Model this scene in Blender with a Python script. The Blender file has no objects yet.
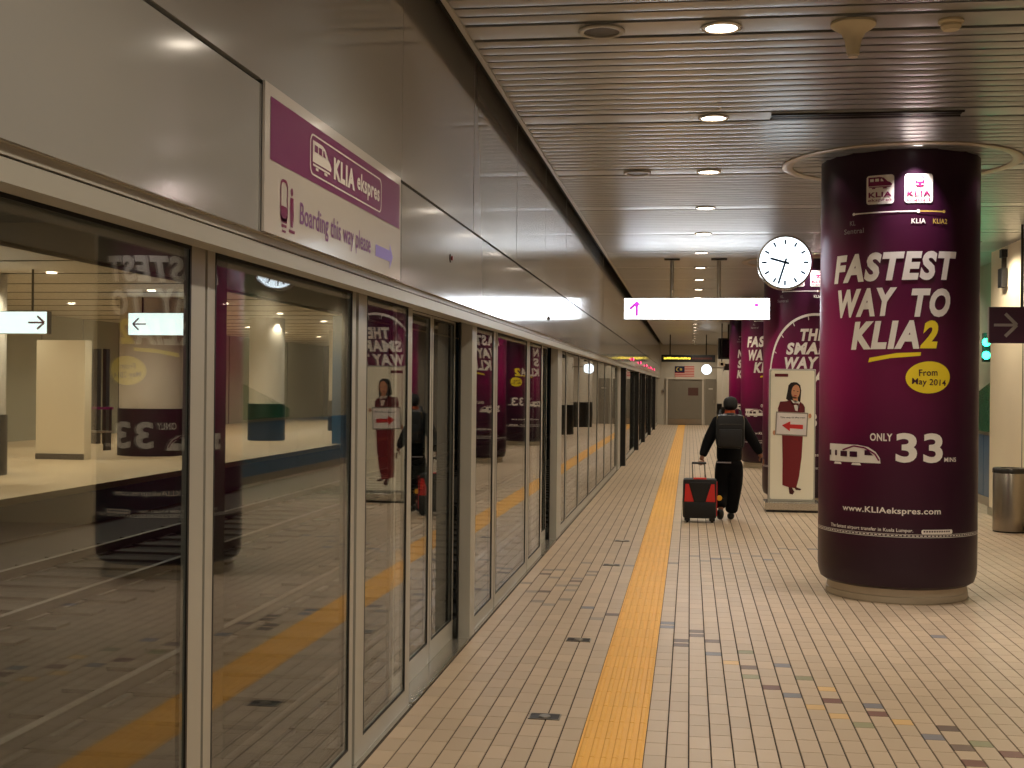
import bpy, bmesh, math, random
from mathutils import Vector, Matrix
random.seed(7)
PI = math.pi
scene = bpy.context.scene
C = scene.collection

# ------------------------------------------------------------------ camera, world, exposure
cam_d = bpy.data.cameras.new('camera'); cam = bpy.data.objects.new('camera', cam_d); C.objects.link(cam)
cam_d.sensor_width = 36; cam_d.lens = 1250 / 1024 * 36; cam_d.clip_end = 300
yaw, pit, rol = math.atan(178 / 1250), 0.00096, 0.010
fw = Vector((-math.sin(yaw) * math.cos(pit), math.cos(yaw) * math.cos(pit), math.sin(pit)))
rt = Vector((math.cos(yaw), math.sin(yaw), 0)); up = rt.cross(fw)
r2 = rt * math.cos(rol) + up * math.sin(rol); u2 = up * math.cos(rol) - rt * math.sin(rol)
M = Matrix((r2, u2, -fw)).transposed().to_4x4(); M.translation = (0, 0, 1.65)
cam.matrix_world = M
scene.camera = cam

w = bpy.data.worlds.new('world'); scene.world = w; w.use_nodes = True
w.node_tree.nodes['Background'].inputs[0].default_value = (1.0, 0.86, 0.72, 1)
w.node_tree.nodes['Background'].inputs[1].default_value = 0.12
scene.view_settings.view_transform = 'Standard'; scene.view_settings.look = 'None'
scene.view_settings.exposure = 0.0; scene.view_settings.gamma = 1
scene.view_settings.use_curve_mapping = False
WARM = (1.0, 0.875, 0.69); NEUT = (1.0, 0.88, 0.74); COOL = (0.85, 0.95, 1.0)
LAMP_W = 88.0       # one ceiling downlight
CEIL = 3.48
MOD = 2.15          # pitch of the ceiling bands
BAND0 = 6.42 - 4 * MOD

def lamp(name, loc, power, color, size=0.08, spot=150, parent=None, aim=None, blend=0.6):
    d = bpy.data.lights.new(name, 'SPOT'); d.energy = power; d.color = color
    d.shadow_soft_size = size; d.spot_size = math.radians(spot); d.spot_blend = blend
    o = bpy.data.objects.new(name, d); C.objects.link(o); o.location = loc
    if aim: o.rotation_euler = (Vector(aim) - Vector(loc)).to_track_quat('-Z', 'Y').to_euler()
    if parent: o.parent = parent
    return o

# ------------------------------------------------------------------ materials
def lin(c):
    return tuple(((v / 255) / 12.92 if v / 255 <= 0.04045 else ((v / 255 + 0.055) / 1.055) ** 2.4) for v in c) + (1,)
def mat(name, rgb, rough=0.5, metal=0.0, var=0.0, scale=8.0, bump=0.0, bscale=40.0, emit=None, strength=0.0, coat=0.0, spec=0.5, aniso=None, island=0.0):
    m = bpy.data.materials.new(name); m.use_nodes = True
    nt = m.node_tree; n = nt.nodes; b = n['Principled BSDF']
    col = lin(rgb); b.inputs['Base Color'].default_value = col
    b.inputs['Roughness'].default_value = rough; b.inputs['Metallic'].default_value = metal
    b.inputs['Coat Weight'].default_value = coat; b.inputs['Coat Roughness'].default_value = 0.08
    b.inputs['Specular IOR Level'].default_value = spec
    tc = n.new('ShaderNodeTexCoord')
    cur = None
    if var > 0:
        ns = n.new('ShaderNodeTexNoise'); ns.inputs['Scale'].default_value = scale; ns.inputs['Detail'].default_value = 5
        nt.links.new(tc.outputs['Object'], ns.inputs['Vector'])
        mx = n.new('ShaderNodeMix'); mx.data_type = 'RGBA'
        mx.inputs['A'].default_value = tuple(v * (1 - var) for v in col[:3]) + (1,)
        mx.inputs['B'].default_value = tuple(min(1, v * (1 + var)) for v in col[:3]) + (1,)
        nt.links.new(ns.outputs['Fac'], mx.inputs['Factor']); cur = mx.outputs['Result']
    if island > 0:
        g = n.new('ShaderNodeNewGeometry'); oi = n.new('ShaderNodeObjectInfo')
        ad = n.new('ShaderNodeMath'); ad.operation = 'ADD'
        nt.links.new(g.outputs['Random Per Island'], ad.inputs[0]); nt.links.new(oi.outputs['Random'], ad.inputs[1])
        fr = n.new('ShaderNodeMath'); fr.operation = 'FRACT'; nt.links.new(ad.outputs[0], fr.inputs[0])
        mr = n.new('ShaderNodeMapRange'); nt.links.new(fr.outputs[0], mr.inputs['Value'])
        mr.inputs['To Min'].default_value = 1 - island; mr.inputs['To Max'].default_value = 1 + island
        hs = n.new('ShaderNodeHueSaturation'); nt.links.new(mr.outputs['Result'], hs.inputs['Value'])
        if cur: nt.links.new(cur, hs.inputs['Color'])
        else: hs.inputs['Color'].default_value = col
        cur = hs.outputs['Color']
    if cur: nt.links.new(cur, b.inputs['Base Color'])
    if bump > 0:
        nb = n.new('ShaderNodeTexNoise'); nb.inputs['Scale'].default_value = bscale; nb.inputs['Detail'].default_value = 3
        nt.links.new(tc.outputs['Object'], nb.inputs['Vector'])
        bp = n.new('ShaderNodeBump'); bp.inputs['Strength'].default_value = bump; bp.inputs['Distance'].default_value = 0.01
        nt.links.new(nb.outputs['Fac'], bp.inputs['Height']); nt.links.new(bp.outputs['Normal'], b.inputs['Normal'])
    if emit:
        b.inputs['Emission Color'].default_value = lin(emit); b.inputs['Emission Strength'].default_value = strength
    return m

TILE = mat('floor_tile', (192, 170, 144), 0.45, var=0.06, scale=3, island=0.07, bump=0.04, bscale=120)
TCOL = {'b': mat('tile_brown', (112, 92, 80), 0.45, island=0.15), 'r': mat('tile_red_brown', (118, 78, 66), 0.45, island=0.1),
        'g': mat('tile_green', (146, 142, 108), 0.45, island=0.08), 'u': mat('tile_blue_grey', (124, 122, 128), 0.45, island=0.1),
        'y': mat('tile_yellow', (214, 176, 116), 0.45, island=0.06), 'k': mat('tile_grey', (150, 138, 124), 0.45, island=0.16)}
GROUT = mat('grout', (58, 46, 38), 0.9, var=0.1)
TACT = mat('tactile_yellow', (238, 178, 78), 0.55, var=0.06, scale=30, island=0.04)
ALU = mat('beige_aluminium', (180, 176, 165), 0.38, 0.1, var=0.04, scale=4)
ALUB = mat('bright_aluminium', (200, 194, 182), 0.22, 0.8, var=0.03)
SEAL = mat('black_seal', (14, 13, 13), 0.5)
FASC = mat('enamel_fascia', (164, 162, 158), 0.13, 0.0, var=0.03, scale=0.7, bump=0.03, bscale=1.6, spec=0.9, coat=0.4)
SLAT = mat('ceiling_slat', (172, 173, 172), 0.34, 0.75, var=0.06, scale=2, island=0.05)
BANDM = mat('ceiling_band', (176, 177, 175), 0.33, 0.6, var=0.04)
DARK = mat('void_black', (9, 9, 10), 0.9)
WHITE = mat('white_paint', (214, 204, 188), 0.5, var=0.05, scale=2)
CREAM = mat('cream_wall', (240, 224, 192), 0.5, var=0.06, scale=1.5, bump=0.02)
GREYW = mat('end_wall_paint', (196, 188, 172), 0.6, var=0.05, scale=1.5)
DOORM = mat('grey_door_paint', (134, 126, 112), 0.45, var=0.05)
STEEL = mat('brushed_steel', (168, 158, 144), 0.28, 0.95, var=0.12, scale=5)
STEELD = mat('dark_steel', (66, 62, 58), 0.35, 0.8)
LETW = mat('lettering_white', (232, 226, 218), 0.5)
LETY = mat('lettering_yellow', (240, 214, 40), 0.5)
LETYD = mat('lettering_dull_yellow', (176, 150, 70), 0.5)
LETG = mat('lettering_grey', (150, 140, 142), 0.5)
PURP = mat('sign_purple', (122, 22, 92), 0.3)
PURPD = mat('sign_dark_purple', (60, 14, 44), 0.35)
PURPT = mat('print_purple', (120, 16, 74), 0.4)
LILAC = mat('lilac_print', (142, 120, 206), 0.3)
BLUE = mat('blue_panel', (46, 92, 128), 0.3, var=0.08, scale=2)
BLACKP = mat('black_plastic', (16, 16, 17), 0.45)
BLACKG = mat('black_gloss', (8, 8, 9), 0.15)
BALLAST = mat('track_concrete', (24, 23, 21), 0.9, var=0.2, scale=6, bump=0.3, bscale=30)
SLEEP = mat('sleeper_concrete', (44, 41, 36), 0.8, var=0.12)
OPPF = mat('opposite_floor', (222, 198, 160), 0.4, var=0.05, scale=1)
LAMPE = mat('lamp_lens', (255, 250, 240), 0.4, emit=(255, 240, 220), strength=14)
SPOTE = mat('spot_lens', (255, 250, 240), 0.4, emit=(255, 244, 232), strength=30)
SIGNE = mat('lightbox_white', (250, 252, 255), 0.4, emit=(238, 246, 255), strength=9)
SIGNO = mat('opposite_lightbox', (250, 252, 255), 0.4, emit=(226, 246, 244), strength=1.9)
CLOCKE = mat('clock_face', (250, 252, 255), 0.4, emit=(228, 244, 255), strength=2.6)
CLOCKH = mat('clock_hand', (20, 60, 100), 0.5)
GREENE = mat('green_lamp', (60, 255, 190), 0.4, emit=(40, 255, 180), strength=14)
LEDY = mat('led_yellow', (250, 220, 60), 0.5, emit=(250, 222, 70), strength=2.2)
LEDR = mat('led_red', (60, 26, 20), 0.5, emit=(170, 70, 40), strength=0.12)
REDL = mat('red_indicator', (255, 60, 110), 0.5, emit=(255, 50, 110), strength=5)
IVORY = mat('ivory_plastic', (214, 200, 168), 0.45)
ARROWP = mat('lightbox_purple', (190, 60, 190), 0.4, emit=(206, 84, 214), strength=0.75)

def glass_mat():
    m = bpy.data.materials.new('screen_glass'); m.use_nodes = True
    nt = m.node_tree; n = nt.nodes; n.clear()
    out = n.new('ShaderNodeOutputMaterial'); mx = n.new('ShaderNodeMixShader')
    tr = n.new('ShaderNodeBsdfTransparent'); tr.inputs[0].default_value = (0.82, 0.85, 0.84, 1)
    gl = n.new('ShaderNodeBsdfGlossy'); gl.inputs['Roughness'].default_value = 0.0; gl.inputs[0].default_value = (0.97, 0.97, 0.97, 1)
    fr = n.new('ShaderNodeFresnel'); ge = n.new('ShaderNodeNewGeometry'); mr = n.new('ShaderNodeMapRange')
    mr.inputs['To Min'].default_value = 1.70; mr.inputs['To Max'].default_value = 1 / 1.70
    nt.links.new(ge.outputs['Backfacing'], mr.inputs['Value']); nt.links.new(mr.outputs[0], fr.inputs['IOR'])
    tc = n.new('ShaderNodeTexCoord'); ns = n.new('ShaderNodeTexNoise'); ns.inputs['Scale'].default_value = 2.2; ns.inputs['Detail'].default_value = 0
    bp = n.new('ShaderNodeBump'); bp.inputs['Strength'].default_value = 0.05; bp.inputs['Distance'].default_value = 0.006
    nt.links.new(tc.outputs['Object'], ns.inputs['Vector']); nt.links.new(ns.outputs['Fac'], bp.inputs['Height'])
    nt.links.new(bp.outputs['Normal'], gl.inputs['Normal'])
    nt.links.new(fr.outputs[0], mx.inputs[0]); nt.links.new(tr.outputs[0], mx.inputs[1]); nt.links.new(gl.outputs[0], mx.inputs[2])
    nt.links.new(mx.outputs[0], out.inputs[0])
    return m
GLASS = glass_mat()

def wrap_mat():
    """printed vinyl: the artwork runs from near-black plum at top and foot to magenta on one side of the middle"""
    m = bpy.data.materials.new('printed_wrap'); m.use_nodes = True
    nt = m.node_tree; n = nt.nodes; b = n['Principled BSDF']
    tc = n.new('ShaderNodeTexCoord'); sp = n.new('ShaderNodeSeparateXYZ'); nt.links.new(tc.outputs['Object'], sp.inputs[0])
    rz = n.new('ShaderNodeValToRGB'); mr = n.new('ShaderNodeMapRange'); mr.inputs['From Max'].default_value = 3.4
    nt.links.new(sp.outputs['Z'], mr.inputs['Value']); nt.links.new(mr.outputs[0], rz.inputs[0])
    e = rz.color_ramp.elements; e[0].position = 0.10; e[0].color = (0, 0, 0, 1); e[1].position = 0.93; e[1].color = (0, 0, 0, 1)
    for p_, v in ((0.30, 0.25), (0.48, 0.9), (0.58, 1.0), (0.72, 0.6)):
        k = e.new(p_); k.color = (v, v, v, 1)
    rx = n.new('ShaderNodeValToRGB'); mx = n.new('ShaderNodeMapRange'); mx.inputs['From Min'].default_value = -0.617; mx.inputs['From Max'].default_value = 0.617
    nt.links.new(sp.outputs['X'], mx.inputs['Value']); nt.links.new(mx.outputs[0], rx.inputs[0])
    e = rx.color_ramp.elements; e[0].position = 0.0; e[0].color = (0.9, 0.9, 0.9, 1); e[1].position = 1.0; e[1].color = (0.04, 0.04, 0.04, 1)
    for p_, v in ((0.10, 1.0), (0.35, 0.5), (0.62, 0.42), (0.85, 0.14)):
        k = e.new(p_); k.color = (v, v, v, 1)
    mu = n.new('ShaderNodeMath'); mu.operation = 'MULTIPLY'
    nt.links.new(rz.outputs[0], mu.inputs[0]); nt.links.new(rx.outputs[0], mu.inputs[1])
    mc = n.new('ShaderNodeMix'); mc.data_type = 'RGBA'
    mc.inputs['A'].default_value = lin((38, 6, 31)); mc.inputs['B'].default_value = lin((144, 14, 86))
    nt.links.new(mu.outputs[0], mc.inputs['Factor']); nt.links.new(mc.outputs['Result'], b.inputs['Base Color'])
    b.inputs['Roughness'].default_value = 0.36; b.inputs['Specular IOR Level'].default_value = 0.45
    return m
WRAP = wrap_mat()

# ------------------------------------------------------------------ mesh helpers
def link(name, me, m=None, parent=None, loc=None):
    o = bpy.data.objects.new(name, me); C.objects.link(o)
    if m is not None: me.materials.clear(); me.materials.append(m)
    if parent is not None: o.parent = parent
    if loc is not None: o.location = loc
    return o
def obj(name, bm, m, parent=None, loc=None, smooth=False, bevel=0.0):
    if bevel > 0:
        bmesh.ops.bevel(bm, geom=list(bm.edges), offset=bevel, segments=2, affect='EDGES', profile=0.6)
    me = bpy.data.meshes.new(name); bm.normal_update(); bm.to_mesh(me); bm.free()
    if smooth:
        me.shade_smooth()
        try: me.set_sharp_from_angle(angle=math.radians(38))
        except Exception: pass
    return link(name, me, m, parent, loc)
def tag(o, label=None, cat=None, group=None, kind=None):
    if label: o['label'] = label
    if cat: o['category'] = cat
    if group: o['group'] = group
    if kind: o['kind'] = kind
    return o
def thing(name, label, cat, loc=(0, 0, 0), rz=0.0, group=None):
    o = bpy.data.objects.new(name, None); C.objects.link(o); o.empty_display_size = 0.1
    o.location = loc; o.rotation_euler = (0, 0, rz)
    return tag(o, label, cat, group)
def struct(o): o['kind'] = 'structure'; return o
def nb(): return bmesh.new()
def bx(bm, x0, x1, y0, y1, z0, z1):
    v = [bm.verts.new((x, y, z)) for x in (x0, x1) for y in (y0, y1) for z in (z0, z1)]
    for f in ((0, 1, 3, 2), (4, 6, 7, 5), (0, 4, 5, 1), (2, 3, 7, 6), (0, 2, 6, 4), (1, 5, 7, 3)):
        bm.faces.new([v[i] for i in f])
    return bm
def box(*a): return bx(nb(), *a)
def lathe(bm, prof, n=32, c=(0, 0, 0), axis='z'):
    rings = []
    for r, z in prof:
        ring = []
        for i in range(n):
            a = 2 * PI * i / n
            p = (r * math.cos(a), r * math.sin(a), z)
            if axis == 'y': p = (p[0], p[2], p[1])
            if axis == 'x': p = (p[2], p[0], p[1])
            ring.append(bm.verts.new((p[0] + c[0], p[1] + c[1], p[2] + c[2])))
        rings.append(ring)
    for a, b in zip(rings, rings[1:]):
        for i in range(n):
            bm.faces.new((a[i], a[(i + 1) % n], b[(i + 1) % n], b[i]))
    return bm
def disc_prof(r, z0, z1): return [(0.0005, z0), (r, z0), (r, z1), (0.0005, z1)]
def tube(bm, p0, p1, r, n=10, r1=None):
    p0 = Vector(p0); p1 = Vector(p1); d = (p1 - p0).normalized()
    a = d.orthogonal().normalized(); b = d.cross(a); r1 = r if r1 is None else r1
    A = [bm.verts.new(p0 + (a * math.cos(2 * PI * i / n) + b * math.sin(2 * PI * i / n)) * r) for i in range(n)]
    B = [bm.verts.new(p1 + (a * math.cos(2 * PI * i / n) + b * math.sin(2 * PI * i / n)) * r1) for i in range(n)]
    for i in range(n): bm.faces.new((A[i], A[(i + 1) % n], B[(i + 1) % n], B[i]))
    bm.faces.new(A[::-1]); bm.faces.new(B)
    return bm

# flat print: 2-D shapes put on a surface by a mapping (u, v) -> point
def rrect(u0, u1, v0, v1, r, n=5):
    p = []
    for cx, cy, a0 in ((u1 - r, v1 - r, 0), (u0 + r, v1 - r, 90), (u0 + r, v0 + r, 180), (u1 - r, v0 + r, 270)):
        for i in range(n + 1):
            a = math.radians(a0 + 90 * i / n); p.append((cx + r * math.cos(a), cy + r * math.sin(a)))
    return p
def ell(cu, cv, a, b=None, n=32, tilt=0.0):
    b = a if b is None else b; out = []
    for i in range(n):
        t = 2 * PI * i / n; x, y = a * math.cos(t), b * math.sin(t)
        out.append((cu + x * math.cos(tilt) - y * math.sin(tilt), cv + x * math.sin(tilt) + y * math.cos(tilt)))
    return out
def rect(u0, u1, v0, v1): return [(u0, v0), (u1, v0), (u1, v1), (u0, v1)]
def stroke(pts, wd):
    """thick line through points as quads"""
    out = []
    for (x0, y0), (x1, y1) in zip(pts, pts[1:]):
        l = math.hypot(x1 - x0, y1 - y0) or 1; nx, ny = -(y1 - y0) / l * wd / 2, (x1 - x0) / l * wd / 2
        out.append([(x0 + nx, y0 + ny), (x0 - nx, y0 - ny), (x1 - nx, y1 - ny), (x1 + nx, y1 + ny)])
    return out
def ringpoly(outer, inner):
    return [[outer[i], outer[(i + 1) % len(outer)], inner[(i + 1) % len(outer)], inner[i]] for i in range(len(outer))]
_tc = {}
def text2d(body, bold=0.0, shear=0.0, res=4):
    key = (body, bold, shear)
    if key not in _tc:
        cu = bpy.data.curves.new('t', 'FONT'); cu.body = body; cu.size = 1; cu.offset = bold; cu.shear = shear; cu.resolution_u = res
        cu.space_character = 1.0 + bold * 3.0
        cu.space_line = 0.95
        o = bpy.data.objects.new('t', cu); C.objects.link(o)
        dg = bpy.context.evaluated_depsgraph_get(); me = bpy.data.meshes.new_from_object(o.evaluated_get(dg))
        vs = [(v.co.x, v.co.y) for v in me.vertices]; fs = [tuple(p.vertices) for p in me.polygons]
        bpy.data.objects.remove(o); bpy.data.curves.remove(cu); bpy.data.meshes.remove(me)
        _tc[key] = (vs, fs)
    return _tc[key]
def text_fit(body, u0, u1, v0, v1, bold=0.0, shear=0.0, rot=0.0):
    vs, fs = text2d(body, bold, shear)
    a0 = min(v[0] for v in vs); a1 = max(v[0] for v in vs); b0 = min(v[1] for v in vs); b1 = max(v[1] for v in vs)
    cu, cv = (u0 + u1) / 2, (v0 + v1) / 2; out = []
    for x, y in vs:
        X = u0 + (x - a0) / (a1 - a0) * (u1 - u0) - cu; Y = v0 + (y - b0) / (b1 - b0) * (v1 - v0) - cv
        out.append((cu + X * math.cos(rot) - Y * math.sin(rot), cv + X * math.sin(rot) + Y * math.cos(rot)))
    return out, fs
def decal(name, polys, fn, m, parent, texts=(), cut=0.0, label=None):
    bm = nb()
    for p in polys:
        try: bm.faces.new([bm.verts.new((u, v, 0)) for u, v in p])
        except ValueError: pass
    for vs, fs in texts:
        V = [bm.verts.new((x, y, 0)) for x, y in vs]
        for f in fs:
            try: bm.faces.new([V[i] for i in f])
            except ValueError: pass
    if cut > 0:
        us = [v.co.x for v in bm.verts]; a = math.floor(min(us) / cut) + 1
        while a * cut < max(us):
            bmesh.ops.bisect_plane(bm, geom=list(bm.verts) + list(bm.edges) + list(bm.faces), plane_co=(a * cut, 0, 0), plane_no=(1, 0, 0)); a += 1
    bmesh.ops.triangulate(bm, faces=list(bm.faces))
    for v in bm.verts: v.co = Vector(fn(v.co.x, v.co.y))
    o = obj(name, bm, m, parent)
    if label: o['label'] = label
    return o
def front(x, y, z): return lambda u, v: (x + u, y, z + v)         # faces -Y, reads left to right along +X
def side(x, y, z): return lambda u, v: (x, y + u, z + v)          # faces +X, reads along +Y

def skin(name, verts, edges, m, parent, root=0, sub=2, loc=None):
    me = bpy.data.meshes.new(name); me.from_pydata([v[:3] for v in verts], edges, []); me.update()
    o = bpy.data.objects.new(name, me); C.objects.link(o)
    md = o.modifiers.new('s', 'SKIN'); md.use_smooth_shade = True
    sv = me.skin_vertices[0].data
    for i, v in enumerate(verts):
        r = v[3]; sv[i].radius = (r, r) if not isinstance(r, tuple) else r
        sv[i].use_root = (i == root)
    sd = o.modifiers.new('d', 'SUBSURF'); sd.levels = sub; sd.render_levels = sub
    dg = bpy.context.evaluated_depsgraph_get(); nm = bpy.data.meshes.new_from_object(o.evaluated_get(dg))
    bpy.data.objects.remove(o); bpy.data.meshes.remove(me)
    nm.name = name; nm.shade_smooth()
    return link(name, nm, m, parent, loc)

# ================================================================== FLOOR
XL, XR, YB, YE = -1.395, 5.30, -2.0, 55.0
floor = struct(obj('floor', bx(nb(), XL - 0.2, XR + 0.3, YB, YE + 0.2, -0.25, -0.004), GROUT))
COLX0 = -1.39
# coloured tiles: (x, y, key)
cells = [(-0.14, 8.66, 'u'), (0.05, 8.41, 'b'), (-0.05, 8.07, 'b'), (0.15, 8.23, 'b'), (0.15, 7.84, 'u'), (0.25, 7.61, 'y'), (0.35, 7.93, 'g'), (0.35, 7.5, 'b'), (0.35, 7.26, 'g'), (0.55, 7.59, 'u'), (0.45, 7.02, 'r'), (0.55, 6.86, 'u'), (0.65, 7.28, 'g'), (0.75, 7.04, 'y'), (0.75, 6.78, 'r'), (0.65, 6.63, 'y'), (0.74, 6.47, 'y'), (0.95, 6.71, 'u'), (0.95, 6.55, 'r'), (0.85, 6.32, 'g'), (1.05, 6.41, 'y'), (1.25, 6.33, 'b'), (1.15, 6.16, 'u'), (1.25, 6.0, 'b'), (1.35, 6.08, 'g'), (1.25, 5.76, 'r'), (1.5, 5.93, 'r'), (1.64, 8.67, 'u'), (-0.14, 11.8, 'k'), (0.15, 12.02, 'k'), (0.24, 12.19, 'u'), (0.35, 12.21, 'k'), (0.44, 12.62, 'k'), (0.65, 12.47, 'k'), (0.72, 12.23, 'u'), (0.83, 12.7, 'k'), (0.94, 13.11, 'k'), (1.04, 13.05, 'k'), (1.23, 13.13, 'u'), (0.05, 12.34, 'k'), (-1.31, 10.36, 'k'), (-1.21, 9.94, 'k'), (-1.14, 9.96, 'b'), (-1.02, 9.37, 'k'), (-1.14, 11.16, 'k'), (-1.22, 10.89, 'b'), (-1.12, 10.7, 'k'), (-0.91, 9.62, 'k'), (-0.92, 10.31, 'k'), (-0.96, 10.54, 'b'), (-1.03, 10.28, 'k'), (-0.9, 10.69, 'k'), (-0.95, 11.65, 'k'), (-0.87, 11.11, 'k'), (-0.84, 10.9, 'k'), (-0.97, 10.06, 'k'), (-1.13, 9.5, 'k'), (-0.74, 9.3, 'u'), (-0.64, 8.87, 'k'), (-0.54, 9.05, 'b'), (-0.54, 11.55, 'k'), (-1.25, 11.13, 'k'), (-0.15, 8.73, 'u'), (0.05, 8.4, 'b'), (-0.05, 8.09, 'b')]
ncol = int((XR - COLX0) / 0.1)
bycol = {}
for x, y, k in cells:
    bycol.setdefault(int((x - COLX0) / 0.1), []).append((y, k))
tile_me = {}
def tile_mesh(ln, key):
    ln = round(ln, 2)
    if (ln, key) not in tile_me:
        bm = nb(); g = 0.0030; e = 0.0012; q = 0.0018; w = 0.0005
        lo = [(g, q), (0.1 - g, q), (0.1 - g, ln - q), (g, ln - q)]
        hi = [(g + e, q + w), (0.1 - g - e, q + w), (0.1 - g - e, ln - q - w), (g + e, ln - q - w)]
        A = [bm.verts.new((x, y, -0.004)) for x, y in lo]; B = [bm.verts.new((x, y, 0)) for x, y in hi]
        bm.faces.new(B)
        for i in range(4): bm.faces.new((A[i], A[(i + 1) % 4], B[(i + 1) % 4], B[i]))
        me = bpy.data.meshes.new('tile'); bm.to_mesh(me); bm.free(); me.materials.append(TILE if key == 't' else TCOL[key])
        tile_me[(ln, key)] = me
    return tile_me[(ln, key)]
single = 0
massv, massf, massm = [], [], []
keys = ['t'] + list(TCOL)
for c in range(ncol + 1):
    x = COLX0 + 0.1 * c
    if -0.50 < x < -0.21: continue
    marks = sorted(bycol.get(c, []))
    segs = []; y = YB + random.random() * 0.2
    for my, k in marks + [(YE + 0.05, None)]:
        if my - 0.05 < y + 0.04: my = y + 0.09
        gap = my - 0.05 - y; n_ = max(1, round(gap / 0.2))
        for i in range(n_): segs.append((y + gap * i / n_, gap / n_, 't'))
        if k: segs.append((my - 0.05, 0.1, k)); y = my + 0.05
    for y, ln, k in segs:
        seen = 5.2 < y < 7.25 and x < 0.27 * y + 0.05
        if seen and single < 298:
            o = bpy.data.objects.new('tile', tile_mesh(ln, k)); C.objects.link(o); o.parent = floor
            o.location = (x, y, 0); o.scale = (1, ln / round(ln, 2), 1); single += 1
        else:
            g, e, q, w_ = 0.0030, 0.0012, 0.0018, 0.0005; b = len(massv)
            for (dx, dy, z) in ((g, q, -.004), (.1 - g, q, -.004), (.1 - g, ln - q, -.004), (g, ln - q, -.004), (g + e, q + w_, 0), (.1 - g - e, q + w_, 0), (.1 - g - e, ln - q - w_, 0), (g + e, ln - q - w_, 0)):
                massv.append((x + dx, y + dy, z))
            massf += [(b + 4, b + 5, b + 6, b + 7)] + [(b + i, b + (i + 1) % 4, b + 4 + (i + 1) % 4, b + 4 + i) for i in range(4)]
            massm += [keys.index(k)] * 5
me = bpy.data.meshes.new('tile_field'); me.from_pydata(massv, [], massf)
for k in keys: me.materials.append(TILE if k == 't' else TCOL[k])
me.polygons.foreach_set('material_index', massm); me.update()
o = bpy.data.objects.new('tile_field', me); C.objects.link(o); o.parent = floor; o['kind'] = 'stuff'

# yellow tactile strip: every 30 cm tile is its own part as far as it can be told apart
def tactile_bm():
    bm = bx(nb(), -0.1495, 0.1495, -0.1495, 0.1495, -0.004, 0.0)
    for i in range(6):
        x = -0.125 + i * 0.05
        b0 = [bm.verts.new((x + s * 0.014, t * 0.1485, 0.0)) for s, t in ((-1, -1), (1, -1), (1, 1), (-1, 1))]
        b1 = [bm.verts.new((x + s * 0.008, t * 0.146, 0.004)) for s, t in ((-1, -1), (1, -1), (1, 1), (-1, 1))]
        bm.faces.new(b1)
        for j in range(4): bm.faces.new((b0[j], b0[(j + 1) % 4], b1[(j + 1) % 4], b1[j]))
    return bm
tb = tactile_bm(); tme = bpy.data.meshes.new('tactile_tile'); tb.to_mesh(tme); tb.free(); tme.materials.append(TACT)
strip = thing('tactile_strip', 'yellow ribbed tactile strip running along the platform to the far doors', 'tactile paving', (-0.34, 0, 0))
far = nb(); y = YB + 0.2; i = 0
while y < YE - 0.3:
    if 4.8 < y < 30:
        o = bpy.data.objects.new('tactile_tile', tme); C.objects.link(o); o.parent = strip; o.location = (0, y, 0)
    else:
        n0 = len(far.verts); far.from_mesh(tme); far.verts.ensure_lookup_table()
        for v in far.verts[n0:]: v.co.y += y
    y += 0.3
o = obj('tactile_tile_run', far, TACT, strip); o['kind'] = 'stuff'

for i, (y, lb) in enumerate([(6.19, 'nearest small dark metal floor plate beside the yellow strip'), (8.10, 'second dark metal floor plate along the yellow strip from the camera'),
                             (11.55, 'third dark metal floor plate, close before the farthest one'), (13.37, 'farthest of the dark metal floor plates set in the tiles')]):
    t = thing('floor_plate', lb, 'floor plate', (-0.70, y, 0), 0, 'metal plates set in the floor')
    obj('plate', bx(nb(), -0.078, 0.078, -0.055, 0.055, -0.003, 0.003), STEELD, t)
    obj('rim', bx(bx(bx(bx(nb(), -0.078, 0.078, -0.055, -0.049, 0.003, 0.004), -0.078, 0.078, 0.049, 0.055, 0.003, 0.004), -0.078, -0.072, -0.049, 0.049, 0.003, 0.004), 0.072, 0.078, -0.049, 0.049, 0.003, 0.004), STEEL, t)
    obj('lug', lathe(nb(), [(0.0005, 0.0035), (0.03, 0.0035), (0.028, 0.007), (0.0005, 0.007)], 16), STEEL, t)

# ================================================================== CEILING
ceiling = struct(obj('ceiling', bx(nb(), -1.9, XR + 0.3, YB, YE + 0.2, 3.92, 4.0), DARK))
CX0, CX1 = -1.17, XR
def prof_box(bm, x0, x1, y0, y1, z, crown, h=0.03, n=6):
    rows = []
    for i in range(n + 1):
        t = i / n; yy = y0 + (y1 - y0) * t; zz = z - crown * (1 - (2 * t - 1) ** 2)
        rows.append((bm.verts.new((x0, yy, zz)), bm.verts.new((x1, yy, zz))))
    for a, b in zip(rows, rows[1:]): bm.faces.new((a[0], b[0], b[1], a[1]))
    tp = [bm.verts.new(p) for p in ((x0, y0, z + h), (x1, y0, z + h), (x1, y1, z + h), (x0, y1, z + h))]
    bm.faces.new((rows[0][0], rows[0][1], tp[1], tp[0])); bm.faces.new((rows[-1][1], rows[-1][0], tp[3], tp[2])); bm.faces.new(tp)
    bm.faces.new([r[0] for r in rows][::-1] + [tp[0], tp[3]]); bm.faces.new([r[1] for r in rows] + [tp[2], tp[1]])
    return bm
NS = 13; pitch = (MOD - 0.30) / NS
def mesh_of(bm, name, m, smooth=False):
    me = bpy.data.meshes.new(name); bm.normal_update(); bm.to_mesh(me); bm.free(); me.materials.append(m)
    if smooth:
        me.shade_smooth(); me.set_sharp_from_angle(angle=math.radians(40))
    return me
slat_me = mesh_of(prof_box(nb(), CX0, CX1, 0.014, pitch - 0.010, CEIL, 0.0045), 'slat', SLAT, True)
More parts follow.
